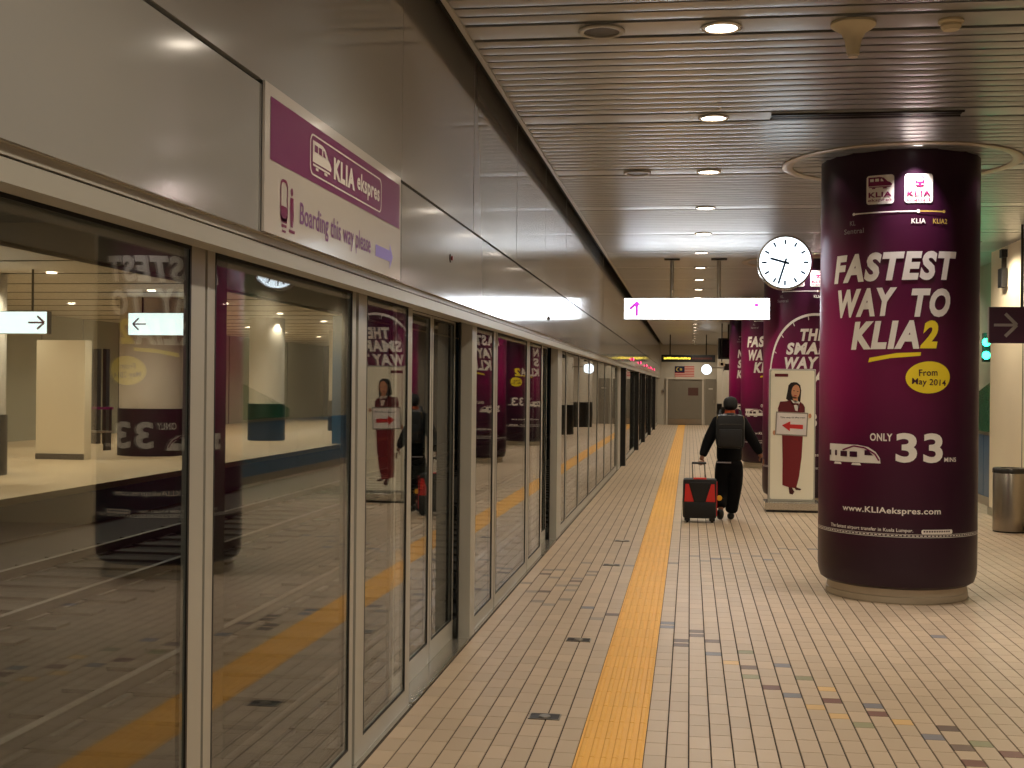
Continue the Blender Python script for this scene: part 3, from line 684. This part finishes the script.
wr = struct(obj('wall_right', bx(nb(), XR, XR + 0.2, YB, YE, -0.1, 3.92), mat('right_wall_grey', (120, 112, 100), 0.6, var=0.06)))
pier = struct(obj('wall_right_pier', bx(nb(), 3.95, XR, 13.6, 17.35, 0.0, 3.92), CREAM))
obj('skirting', bx(nb(), 3.93, 3.95, 13.6, 17.35, 0.0, 0.10), STEEL, pier)
obj('panel_joint', bx(nb(), 3.945, 3.952, 15.70, 15.71, 0.1, 3.6), STEELD, pier)
bw = struct(obj('wall_right_recess', bx(nb(), 4.25, 4.45, 17.35, 30.0, 0.0, 3.92), mat('recess_wall', (170, 164, 146), 0.5, var=0.05)))
for i in range(8):
    obj('blue_panel', bx(nb(), 4.225, 4.25, 17.37 + i * 1.56, 18.91 + i * 1.56, 0.12, 1.0), BLUE, bw)
obj('skirting', bx(nb(), 4.21, 4.25, 17.35, 30, 0.0, 0.12), STEEL, bw)
bm = nb()
P_ = [(4.20, 17.4, 1.05), (4.20, 21.5, 1.05), (4.20, 21.5, 1.2), (4.20, 17.4, 1.95)]
Q_ = [(4.235, b, c) for a, b, c in P_]; A = [bm.verts.new(p) for p in P_]; B = [bm.verts.new(p) for p in Q_]
bm.faces.new(A); bm.faces.new(B[::-1])
for i in range(4): bm.faces.new((A[i], A[(i + 1) % 4], B[(i + 1) % 4], B[i]))
obj('green_panel', bm, mat('green_glass', (8, 92, 62), 0.2), bw)
# green signal lamps
gt = thing('signal_lamp', 'pair of glowing green round lamps, one above the other, beside the purple column', 'signal lamp', (4.50 - 0.12, 20.0, 2.28))
gt.location = (4.06, 18.1, 2.22)
obj('housing', box(-0.03, 0.12, 0.0, 0.10, -0.18, 0.22), BLACKP, gt)
obj('bracket', box(0.12, 0.195, 0.02, 0.08, -0.05, 0.05), STEELD, gt)
for z in (0.09, -0.09):
    h = obj('hood', lathe(nb(), [(0.062, 0.0), (0.066, -0.05), (0.06, -0.05), (0.058, 0.0)], 20, (-0.0, 0, z), 'y'), BLACKP, gt)
    obj('lens', lathe(nb(), [(0.0005, -0.03), (0.035, -0.024), (0.056, -0.004), (0.056, 0.0)], 20, (0, 0, z), 'y'), GREENE, h)
lamp('green_glow', (3.92, 17.95, 2.3), 24, (0.08, 1.0, 0.5), 0.05, 170, aim=(4.2, 18.6, 3.4))
lamp('green_glow', (3.92, 17.9, 2.2), 12, (0.08, 1.0, 0.5), 0.05, 170, aim=(4.2, 18.4, 1.2))
# small black speaker bracket on the pier
t = thing('wall_speaker', 'small dark box loudspeaker hanging high on the cream wall', 'speaker', (3.90, 16.55, 3.05))
obj('cabinet', bx(nb(), -0.03, 0.04, -0.10, 0.10, -0.10, 0.14), BLACKP, t, bevel=0.008)
obj('bracket', bx(nb(), -0.005, 0.05, -0.015, 0.015, 0.14, 0.30), STEELD, t)
obj('top_box', bx(nb(), -0.02, 0.05, -0.06, 0.06, 0.28, 0.38), BLACKP, t)
# purple arrow sign projecting by the pier
t = thing('direction_sign', 'dark purple sign with a grey arrow pointing right, by the cream wall', 'sign', (3.262, 14.4, 2.167))
obj('panel', box(0, 1.25, 0, 0.07, 0, 0.40), PURPD, t)
obj('edge', box(-0.006, 0.0, -0.002, 0.072, 0, 0.40), ALU, t)
decal('arrow', [rect(.05, .29, .185, .215)] + stroke([(.17, .325), (.292, .2), (.17, .075)], .036), front(0, -0.002, 0), mat('arrow_grey', (150, 142, 140), 0.5), t)
obj('hanger', tube(nb(), (0.35, 0.035, 0.40), (0.35, 0.035, CEIL - 2.167), 0.014), STEELD, t)
obj('hanger', tube(nb(), (1.0, 0.035, 0.40), (1.0, 0.035, CEIL - 2.167), 0.014), STEELD, t)
obj('ballast_box', bx(nb(), 0.42, 0.62, 0.01, 0.06, 0.40, 0.50), IVORY, t)

# ================================================================== HANGING SIGNS, CLOCKS
sx0, sx1, sy = -0.945, 1.104, 17.9
t = thing('overhead_lightbox', 'glowing white hanging sign with a purple upward arrow, over the traveller', 'sign', (sx0, sy, 2.607))
W_ = sx1 - sx0
obj('housing', bx(nb(), 0, W_, 0.01, 0.19, 0, 0.305), ALUB, t)
obj('diffuser', bx(nb(), 0.008, W_ - 0.008, 0.0, 0.01, 0.008, 0.297), SIGNE, t)
fa = front(0, -0.003, 0)
decal('arrow', stroke([(.182, .045), (.182, .25)], .046) + stroke([(.085, .145), (.19, .245)], .046) + stroke([(.172, .25), (.225, .20)], .036), fa, ARROWP, t)
decal('faint_mark', [ell(1.86, .205, .034, .026, 10), ell(.62, .112, .018, .012, 8), ell(.665, .122, .016, .014, 8), ell(.71, .112, .018, .013, 8)], fa, ARROWP, t)
for x in (-0.271 - sx0, 0.392 - sx0):
    s = obj('hanging_rod', tube(nb(), (x, 0.1, 0.305), (x, 0.1, CEIL - 2.607), 0.027, 14), STEEL, t, smooth=True)
    obj('ceiling_plate', bx(nb(), x - 0.11, x + 0.11, 0.04, 0.16, CEIL - 2.607 - 0.025, CEIL - 2.607), STEELD, s)

def clock(x, y, z, r, lb, hands, armx, k):
    t = thing('station_clock', lb, 'clock', (x, y, z), 0, 'round clocks over the platform')
    obj('case', lathe(nb(), [(r * .93, -0.052), (r, -0.05), (r, 0.05), (r * .93, 0.052)], 48, axis='y'), ALUB, t, smooth=True)
    obj('dial', lathe(nb(), [(0.0005, -0.047), (r * .96, -0.047), (r * .96, 0.047), (0.0005, 0.047)], 48, axis='y'), CLOCKE, t)
    fn = front(0, -0.049, 0)
    for i in range(12):
        a = PI / 2 - i * PI / 6
        decal('hour_mark', stroke([(r * .66 * math.cos(a), r * .66 * math.sin(a)), (r * .84 * math.cos(a), r * .84 * math.sin(a))], r * .07), fn, CLOCKH, t)
    for nm, deg, ln, wd in hands:
        a = math.radians(90 - deg)
        decal(nm, stroke([(-r * .16 * math.cos(a), -r * .16 * math.sin(a)), (r * ln * math.cos(a), r * ln * math.sin(a))], r * wd), front(0, -0.051, 0), CLOCKH, t)
    obj('arm', tube(nb(), (r * .98, 0, 0.06), (armx - x, 0, 0.06), 0.022, 12), STEEL, t, smooth=True)
    obj('mounting_plate', bx(nb(), armx - x - 0.02, armx - x, -0.08, 0.08, -0.06, 0.18), STEELD, t)
    d = bpy.data.lights.new('clock_lamp', 'AREA'); d.energy = 0.01; bpy.data.lights.remove(d)
clock(0.778, 10.72, 2.70, 0.228, 'large glowing round clock bracketed off the nearest purple column', [('hour_hand', 286, .56, .085), ('minute_hand', 197, .82, .075)], 1.13, 0)
clock(0.54, 42.3, 2.24, 0.18, 'small far glowing clock beside the end wall', [('hour_hand', 286, .5, .05), ('minute_hand', 197, .8, .045)], 1.12, 1)

t = thing('led_display', 'long black display with yellow running text, hanging near the end wall', 'display', (-1.0, 44.0, 2.52))
obj('casing', bx(nb(), 0, 1.86, 0, 0.2, 0, 0.25), BLACKP, t, bevel=0.006)
bars = [rect(.08 + i * .055 + random.uniform(0, .01), .08 + i * .055 + .04, .09 + random.uniform(0, .01), .165 + random.uniform(-.02, .005)) for i in range(17)]
decal('yellow_text', bars, front(0, -0.003, 0), LEDY, t)
decal('red_text', [rect(1.06 + i * .05, 1.06 + i * .05 + .035, .09, .155) for i in range(14)], front(0, -0.003, 0), LEDR, t)
for x in (0.3, 1.55): obj('hanging_rod', tube(nb(), (x, 0.1, 0.25), (x, 0.1, CEIL - 2.52), 0.02, 10), STEELD, t)
t = thing('hanging_monitor', 'dark hanging monitor high beside the farthest purple column', 'monitor', (0.80, 36.6, 2.37))
obj('cabinet', bx(nb(), 0, 0.62, 0, 0.4, 0.1, 0.70), BLACKP, t, bevel=0.01)
obj('screen', bx(nb(), 0.05, 0.57, -0.006, 0.0, 0.15, 0.65), BLACKG, t)
obj('hanger', tube(nb(), (0.3, 0.2, 0.70), (0.3, 0.2, CEIL - 2.37), 0.03), STEELD, t)
t = thing('security_camera', 'small cream surveillance camera under the dark monitor', 'camera', (0.86, 36.0, 2.20))
obj('housing', bx(nb(), -0.06, 0.12, -0.05, 0.40, 0.05, 0.18), IVORY, t, bevel=0.01)
obj('lens', lathe(nb(), disc_prof(0.04, -0.07, -0.05), 14, (0.03, 0, 0.11), 'y'), BLACKG, t)
obj('bracket', bx(nb(), 0.10, 0.36, 0.1, 0.2, -0.06, 0.12), STEELD, t)
obj('ceiling_rod', tube(nb(), (0.03, 0.2, 0.18), (0.03, 0.2, CEIL - 2.2), 0.015), STEELD, t)
bm = nb()

# ================================================================== BIN
t = thing('waste_bin', 'cylindrical brushed steel waste bin standing by the cream wall', 'bin', (3.70, 15.25, 0))
obj('body', lathe(nb(), [(0.0005, 0.012), (0.175, 0.012), (0.185, 0.02), (0.185, 0.68), (0.18, 0.69)], 40), STEEL, t, smooth=True)
obj('lid', lathe(nb(), [(0.183, 0.685), (0.19, 0.69), (0.19, 0.73), (0.18, 0.745), (0.11, 0.745), (0.10, 0.72), (0.0005, 0.72)], 40), STEELD, t, smooth=True)
obj('base_ring', lathe(nb(), disc_prof(0.18, 0.0, 0.014), 32), BLACKP, t)

# ================================================================== STANDEE
t = thing('lightbox_standee', 'tall white display board with a printed uniformed woman, before the second column', 'display board', (1.36, 17.15, 0))
obj('base', bx(nb(), -0.36, 0.36, -0.24, 0.26, 0.03, 0.13), ALUB, t, bevel=0.008)
obj('plinth', bx(nb(), -0.34, 0.34, -0.22, 0.24, 0.0, 0.03), BLACKP, t)
obj('cabinet', bx(nb(), -0.305, 0.305, -0.05, 0.07, 0.13, 1.905), ALU, t, bevel=0.012)
f0 = front(0, -0.0535, 0); fz = [front(0, -0.0535 - 0.002 * k, 0) for k in range(1, 8)]
decal('poster', [rrect(-.285, .285, .16, 1.885, .025)], f0, mat('poster_white', (246, 240, 220), 0.4), t)
def pv(x, y): return ((x - 134) * (0.57 / 252), 0.16 + (735 - y) * (1.725 / 775))   # the standee artwork's own layout
def pl(s): return [pv(*map(float, q.split(','))) for q in s.split()]
M_suit = mat('print_maroon', (98, 18, 30), 0.5); M_skirt = mat('print_red_maroon', (118, 20, 30), 0.5); M_skin = mat('print_skin', (206, 146, 110), 0.5); M_hair = mat('print_hair', (26, 14, 12), 0.5)
decal('printed_hair', [pl('140,30 160,32 178,48 184,80 180,140 168,170 120,150 96,130 104,90 110,50 124,34')], fz[0], M_hair, t)
decal('printed_face', [ell(*pv(152, 88), .058 * .95, .095, 24, -.1)], fz[1], M_skin, t)
decal('printed_neck', [pl('134,118 164,122 166,160 140,155')], fz[1], M_skin, t)
decal('printed_eye', [ell(*pv(142, 82), .010, .006, 10), ell(*pv(164, 86), .010, .006, 10)], fz[2], M_hair, t)
decal('printed_mouth', [ell(*pv(151, 112), .020, .008, 12)], fz[2], mat('print_lip', (170, 50, 46), 0.5), t)
decal('printed_jacket', [pl('118,138 100,145 62,148 50,190 52,215 206,212 206,180 196,162 176,145 166,150 150,200')], fz[1], M_suit, t)
decal('printed_shirt', [pl('124,136 140,160 150,200 164,205 166,165 178,152 166,142 150,158 136,140')], fz[2], LETW, t)
decal('printed_scarf', [pl('138,156 168,158 170,172 154,166 140,170')], fz[3], M_suit, t)
decal('printed_skirt', [pl('76,350 196,350 190,480 176,600 160,668 120,664 80,650 80,500')], fz[1], M_skirt, t)
decal('printed_shoe', [pl('116,664 136,664 150,690 140,706 122,702'), pl('150,664 162,662 190,672 184,680 158,678')], fz[2], mat('print_shoe', (70, 10, 14), 0.5), t)
decal('printed_hand', [ell(*pv(30, 336), .02, .032, 14), ell(*pv(236, 232), .02, .032, 14)], fz[2], M_skin, t)
decal('printed_placard', [pl('40,208 226,214 220,356 34,348')], fz[3], mat('print_frame_grey', (150, 142, 132), 0.5), t)
decal('placard_face', [pl('47,215 219,221 213,348 41,341')], fz[4], mat('print_placard', (226, 218, 216), 0.5), t)
decal('placard_arrow', [pl('74,290 122,266 122,284 196,286 196,312 120,308 120,326')], fz[5], mat('print_red', (196, 40, 40), 0.5), t)
a_, b_ = pv(64, 250), pv(208, 238)
decal('placard_lettering', [], fz[5], M_hair, t, [text_fit('This way to the train', a_[0], b_[0], a_[1], b_[1] + .0, .02)])
a_, b_ = pv(36, 8), pv(116, -6)
decal('poster_lettering', [rect(-.235, -.06, 1.80, 1.84)], fz[0], M_suit, t)

# ================================================================== TRAVELLER
px0, py0 = 0.49, 15.75
SKIN = mat('skin', (132, 84, 62), 0.55); JACK = mat('dark_jacket', (11, 12, 16), 0.9, spec=0.2, bump=0.1, bscale=60); TROU = mat('black_trousers', (9, 9, 11), 0.9, spec=0.2)
PK = mat('backpack_cloth', (22, 22, 25), 0.6, var=0.1)
HAIRM = mat('black_hair', (10, 9, 9), 0.7, bump=.5, bscale=90)
ps = thing('person', 'person in dark jacket and trousers walking away with a backpack, pulling a suitcase', 'person', (px0, py0, 0))
body = skin('body', [(0, 0, .78, .09), (0, 0.01, .95, .10), (0, .02, 1.15, .115), (0, .02, 1.27, .075), (0, .02, 1.34, .048), (.005, .035, 1.415, .078), (.01, .04, 1.475, .078), (.01, .035, 1.52, .04),
    (-.15, .02, 1.25, .048), (-.25, .0, 1.0, .038), (-.325, -.05, .80, .028), (-.345, -.07, .74, .032),
    (.16, .02, 1.25, .048), (.27, .04, 1.02, .038), (.37, .06, .84, .026), (.40, .07, .78, .030),
    (-.08, 0, .72, .07), (-.075, .06, .42, .052), (-.10, -.13, .14, .034), (-.10, -.02, .06, .034),
    (.07, 0, .72, .07), (.06, .03, .40, .052), (.03, .08, .08, .034), (.03, .19, .03, .03)],
    [(0, 1), (1, 2), (2, 3), (3, 4), (4, 5), (5, 6), (6, 7), (3, 8), (8, 9), (9, 10), (10, 11), (3, 12), (12, 13), (13, 14), (14, 15), (0, 16), (16, 17), (17, 18), (18, 19), (0, 20), (20, 21), (21, 22), (22, 23)], SKIN, ps)
def fingers(cx, cy, cz, sx, curl):
    for i, ln in enumerate((.062, .07, .066, .052)):
        o_ = (i - 1.5) * 0.017
        if curl: pts = [(cx + o_, cy, cz, .009), (cx + o_, cy - .03, cz - .015, .0085), (cx + o_, cy - .035, cz - .04, .008), (cx + o_, cy - .01, cz - ln * .8, .007)]
        else: pts = [(cx + sx * .005, cy + o_, cz, .009), (cx + sx * .015, cy + o_, cz - ln * .6, .0085), (cx + sx * .012, cy + o_, cz - ln, .008), (cx, cy + o_, cz - ln * 1.25, .007)]
        skin('finger', pts, [(0, 1), (1, 2), (2, 3)], SKIN, body, sub=1)
    skin('thumb', [(cx - sx * .015, cy + .02, cz + .02, .011), (cx - sx * .035, cy + .035, cz - .005, .010), (cx - sx * .03, cy + .03, cz - .035, .008)], [(0, 1), (1, 2)], SKIN, body, sub=1)
fingers(-.345, -.07, .735, -1, True); fingers(.41, .075, .765, 1, False)
# head shape: ears, nose; hair cap
for s in (-1, 1): obj('ear', lathe(nb(), [(0.0005, -.008), (.02, -.006), (.028, 0.0), (.02, .008), (.0005, .008)], 12, (s * .078 + .01, .03, 1.425), 'x'), SKIN, body, smooth=True)
skin('nose', [(.01, .115, 1.43, .012), (.01, .135, 1.415, .013)], [(0, 1)], SKIN, body, sub=1)
for s in (-1, 1): obj('eye', lathe(nb(), [(0.0005, 0.010), (.010, .006), (.012, 0)], 10, (.01 + s * .03, .108, 1.44), 'y'), LETW, body)
obj('mouth', box(-.015, .035, .112, .118, 1.384, 1.392), mat('lips', (120, 60, 50), .5), body)
skin('hair', [(.005, .0, 1.362, .078), (.01, .0, 1.42, .096), (.01, .015, 1.475, .098), (.01, .045, 1.505, .078)], [(0, 1), (1, 2), (2, 3)], HAIRM, ps)
jk = skin('jacket', [(0, 0.0, .70, (.165, .125)), (0, 0, .80, (.17, .13)), (0, 0, .90, (.165, .125)), (0, .01, 1.08, (.17, .12)), (0, .02, 1.22, (.155, .10)), (0, .02, 1.31, (.085, .07)),
    (-.15, .01, 1.215, .088), (-.21, .0, 1.08, .080), (-.265, -.005, .97, .074), (-.315, -.045, .83, .056), (-.33, -.055, .785, .045),
    (.16, .01, 1.215, .088), (.22, .02, 1.10, .080), (.285, .04, 1.0, .074), (.36, .06, .87, .056), (.385, .065, .82, .045)],
    [(0, 1), (1, 2), (2, 3), (3, 4), (4, 5), (4, 6), (6, 7), (7, 8), (8, 9), (9, 10), (4, 11), (11, 12), (12, 13), (13, 14), (14, 15)], JACK, ps, root=3)
obj('collar', lathe(nb(), [(.066, 0), (.062, .03), (.055, .03), (.058, 0)], 20, (.004, .012, 1.335)), mat('orange_collar', (214, 96, 50), .7), jk, smooth=True)
obj('shirt_hem', bx(nb(), -.15, .02, -.128, -.10, .715, .730), LETG, jk)
skin('trousers', [(0, 0, .80, (.15, .11)), (0, 0, .74, (.155, .115)), (-.085, 0, .64, .105), (-.085, .055, .43, .095), (-.10, -.09, .22, .080), (-.105, -.125, .16, .074), (.085, 0, .64, .105), (.075, .03, .42, .098), (.04, .07, .16, .085), (.036, .078, .075, .086)],
     [(0, 1), (1, 2), (2, 3), (3, 4), (4, 5), (1, 6), (6, 7), (7, 8), (8, 9)], TROU, ps)
skin('shoe', [(-.105, -.165, .15, .046), (-.105, -.12, .08, .050), (-.105, -.03, .045, .044), (-.105, .03, .04, .034)], [(0, 1), (1, 2), (2, 3)], BLACKP, ps)
skin('shoe', [(.03, .03, .05, .050), (.03, .12, .045, .050), (.03, .21, .036, .038)], [(0, 1), (1, 2)], BLACKP, ps)
bp = thing('backpack', 'black backpack worn on the back of the walking person', 'backpack', (px0 + .005, py0 - .165, .90))
b_ = bx(nb(), -.175, .175, -.10, .05, 0, .42)
obj('pack_body', b_, PK, bp, bevel=.07, smooth=True)
obj('front_pocket', bx(nb(), -.14, .14, -.135, -.09, .03, .24), PK, bp, bevel=.02, smooth=True)
for s in (-1, 1):
    st = obj('shoulder_strap', tube(tube(nb(), (s * .13, 0, .38), (s * .12, .10, .46), .018), (s * .12, .10, .46), (s * .12, .26, .36), .018), BLACKP, bp)
    obj('strap_tab', bx(nb(), s * .15 - .012, s * .15 + .012, -.075, -.05, .33, .40), LETYD, bp)
obj('top_handle', tube(nb(), (-.04, -.03, .425), (.04, -.03, .425), .01), BLACKP, bp)
obj('zip', tube(nb(), (-.13, -.113, .30), (.13, -.113, .30), .004, 6), STEELD, bp)

sc = thing('suitcase', 'black and red wheeled suitcase pulled along beside the yellow strip', 'suitcase', (0.132, 15.50, 0), 0.0)
RED = mat('suitcase_red', (214, 44, 38), .55); CAS = mat('suitcase_black', (20, 19, 21), .65, bump=.05)
obj('shell', bx(nb(), -.205, .205, -.12, .12, .05, .53), CAS, sc, bevel=.035, smooth=True)
obj('lower_pocket', bx(nb(), -.19, .19, -.15, -.11, .06, .25), CAS, sc, bevel=.02, smooth=True)
fq = front(0, -.1225, 0)
bm = nb(); q_ = [(-.06, .24), (.06, .24), (.125, .49), (-.125, .49)]
A = [bm.verts.new((x, -.136, z)) for x, z in q_]; B = [bm.verts.new((x, -.115, z)) for x, z in q_]
bm.faces.new(A); bm.faces.new(B[::-1])
for i in range(4): bm.faces.new((A[i], B[i], B[(i + 1) % 4], A[(i + 1) % 4]))
obj('front_panel', bm, CAS, sc, bevel=.008)
decal('red_gusset', [[(-.185, .255), (-.07, .255), (-.135, .47), (-.175, .47)]], fq, RED, sc, label='red side gusset nearest the yellow strip')
decal('red_gusset', [[(.185, .255), (.07, .255), (.135, .47), (.175, .47)]], fq, RED, sc, label='red side gusset nearest the person')
obj('side_stripe', bx(nb(), .200, .209, -.10, -.02, .08, .50), RED, sc, bevel=.003)
obj('top_grip', bx(nb(), -.08, .08, -.10, -.04, .525, .545), RED, sc, bevel=.008)
for s in (-1, 1):
    hr = obj('handle_rod', tube(nb(), (s * .075 - .01, .03, .52), (s * .075 - .02, .07, .715), .008, 8), ALUB, sc)
    wg = obj('wheel_housing', bx(nb(), s * .15 - .035, s * .15 + .035, -.13, -.02, .02, .09), BLACKP, sc, bevel=.01)
    obj('wheel', lathe(nb(), disc_prof(.032, -.014, .014), 18, (s * .15, -.085, .032), 'x'), STEELD, wg)
    obj('foot', bx(nb(), s * .15 - .02, s * .15 + .02, .06, .10, 0.0, .06), BLACKP, sc)
obj('pull_handle', tube(nb(), (-.10, .07, .715), (.075, .07, .715), .014, 10), BLACKP, sc)
obj('yellow_tag', lathe(nb(), [(0.0005, -.012), (.03, -.01), (.034, 0), (.03, .01), (.0005, .012)], 12, (.235, -.06, .30), 'y'), mat('tag_yellow', (226, 170, 40), .6), sc)

# ================================================================== TRACKS AND THE OPPOSITE PLATFORM
TZ = -0.60
tr = struct(obj('trim_2', bx(nb(), -9.4, -1.62, YB, 60, TZ - 0.2, TZ), BALLAST)); tr.name = 'track_bed'
pw = struct(obj('platform_side', bx(nb(), -1.64, -1.60, YB, 60, TZ, -0.002), BALLAST))
for cx, nm in ((-3.265, 'nearer'), (-6.83, 'farther')):
    t = thing('railway_track', 'railway track seen through the glass, %s of the two' % nm, 'railway track', (cx, 0, TZ), 0, 'tracks behind the glass')
    for s in (-1, 1):
        bm = nb(); bx(bm, s * .7175 - .06, s * .7175 + .06, YB, 60, .0, .02); bx(bm, s * .7175 - .012, s * .7175 + .012, YB, 60, .02, .09); bx(bm, s * .7175 - .035, s * .7175 + .035, YB, 60, .09, .13)
        obj('rail', bm, STEELD, t)
    sm = mesh_of(bx(nb(), -1.2, 1.2, -.13, .13, 0, .05), 'sleeper', SLEEP)
    y = 3.0
    while y < 50:
        o = bpy.data.objects.new('sleeper', sm); C.objects.link(o); o.parent = t; o.location = (0, y, -.02); y += .7
OX = -9.4
op = struct(obj('platform_opposite', bx(nb(), -18.0, OX, YB, 60, -0.1, 0.0), OPPF))
ob = struct(obj('wall_opposite_base', bx(nb(), -9.5, OX + 0.02, YB, 60, TZ, -0.1), BLUE))
oc = struct(obj('ceiling_opposite', bx(nb(), -18.0, OX, YB, 60, 3.5, 3.6), WHITE))
y = 3.0; gm = mesh_of(bx(nb(), -17.9, OX - .01, -.03, .03, 3.49, 3.502), 'ceiling_groove', STEELD)
while y < 58:
    o = bpy.data.objects.new('ceiling_groove', gm); C.objects.link(o); o.parent = oc; o.location = (0, y, 0); y += 2.15
struct(obj('ceiling_track', bx(nb(), -9.38, -1.62, YB, 60, 3.56, 3.7), mat('track_ceiling', (40, 38, 36), 0.8)))
ow = struct(obj('wall_opposite', bx(nb(), -18.2, -18.0, YB, 60, -0.1, 3.6), mat('opposite_wall_grey', (150, 146, 126), 0.5, var=0.06)))
for i in range(22): obj('wall_panel_joint', bx(nb(), -18.0, -17.985, 4 + i * 2.4, 4.03 + i * 2.4, 0, 3.5), STEELD, ow)
struct(obj('wall_track_end', bx(nb(), -18.2, -1.4, 60, 60.2, -0.8, 3.9), mat('track_end_blue', (50, 78, 96), 0.6)))
ot = struct(obj('wall_opposite_pier', bx(nb(), OX - 0.3, OX, 33.2, 60, -0.1, 3.5), BLUE))
ord2 = ['nearest', 'second', 'third', 'fourth', 'fifth']
for i, y in enumerate((20.2, 28.0, 36.0, 44.0, 52.0)):
    ox_ = (-12.3, -12.0, -12.05, -12.05, -12.05)[i]; y = (20.2, 26.9, 34.6, 42.6, 50.6)[i]
    t = thing('round_column', '%s white column with a dark foot on the opposite platform, behind the glass' % ord2[i], 'column', (ox_, y, 0), 0, 'columns on the opposite platform')
    rr = 0.78 if i == 1 else 0.5
    obj('shaft', lathe(nb(), [(rr, 1.05), (rr, 3.5)], 32), WHITE, t, smooth=True)
    obj('base_band', lathe(nb(), [(rr + .03, 0.0), (rr + .03, 1.05), (rr - .05, 1.05)], 32), BLACKP, t, smooth=True)
    lamp('opposite_spot', (-11.5, y - .35, 3.4), 60, WARM, .04, 90, aim=(-12.2, y - .3, 1.2))
for i, (x, y) in enumerate([(-10.8, 12 + 4.0 * k) for k in range(11)] + [(-14.6, 12 + 4.0 * k) for k in range(11)]):
    lamp('opposite_lamp', (x, y, 3.42), 190, WARM, .1, 155)
    t = thing('ceiling_downlight', 'round downlight over the opposite platform, %s of its %s row' % (ORD[i % 11], 'nearer' if i < 11 else 'farther'), 'ceiling light', (x, y, 3.49), 0, 'downlights over the opposite platform')
    obj('rim', lathe(nb(), [(0.09, 0.004), (0.12, 0.0), (0.118, -0.012), (0.09, -0.01)], 16), ALUB, t)
    obj('lens', lathe(nb(), disc_prof(.092, -.006, 0.0), 14), LAMPE, t)
for x, y, wd, z, arrow, lb in ((-12.24, 26.0, 2.0, 2.66, 'l', 'lit white sign with a purple arrow pointing left, on the opposite platform'), (-13.0, 20.2 - .8, 2.45, 2.42, 'r', 'lit white sign with a purple arrow pointing right, on the opposite platform')):
    t = thing('opposite_sign', lb, 'sign', (x, y, z), 0, 'lit signs on the opposite platform')
    h = 0.5 if arrow == 'l' else 0.38
    obj('housing', bx(nb(), 0, wd, .01, .15, 0, h), ALUB, t); obj('diffuser', bx(nb(), .01, wd - .01, 0, .01, .01, h - .01), SIGNO, t)
    fn = front(0, -.004, 0)
    if arrow == 'l': decal('arrow', stroke([(.12, h / 2), (.42, h / 2)], .03) + stroke([(.25, h / 2 + .13), (.115, h / 2), (.25, h / 2 - .13)], .035), fn, PURPT, t)
    else: decal('arrow', stroke([(2.12, h / 2), (2.40, h / 2)], .03) + stroke([(2.28, h / 2 + .11), (2.405, h / 2), (2.28, h / 2 - .11)], .035), fn, PURPT, t)
    for q in (.3, wd - .3): obj('hanging_rod', tube(nb(), (q, .08, h), (q, .08, 3.5 - z), .02), STEELD, t)
t = thing('bench_opposite', 'metal bench with a magenta top rail on the opposite platform', 'bench', (-14.6, 28.0, 0)); t.name = 'bench'
obj('seat', box(0, 0.9, 0, .4, .42, .46), STEEL, t); obj('top_rail', box(-.02, 0.88, .36, .42, .97, 1.03), PURP, t)
for q in (.1, .80): obj('leg', box(q, q + .06, .05, .35, 0, .42), STEELD, t); obj('upright', box(q, q + .05, .36, .40, .42, 1.0), STEELD, t)
t = thing('escalator_posts', 'tall dark twin posts of a lift door on the opposite platform', 'door post', (-15.7, 31.0, 0)); t.name = 'lift_doorway'
for q in (0, .18, .42): obj('post', box(q, q + .1, 0, .2, 0, 2.5), STEELD, t)
t = thing('wall_block', 'pale cream wall block on the opposite platform', 'wall block', (-13.6, 24.6, 0))
obj('face', box(0, 1.08, 0, .3, 0, 2.5), CREAM, t); obj('skirting', box(0, 1.08, -.02, 0, 0, .12), STEELD, t)
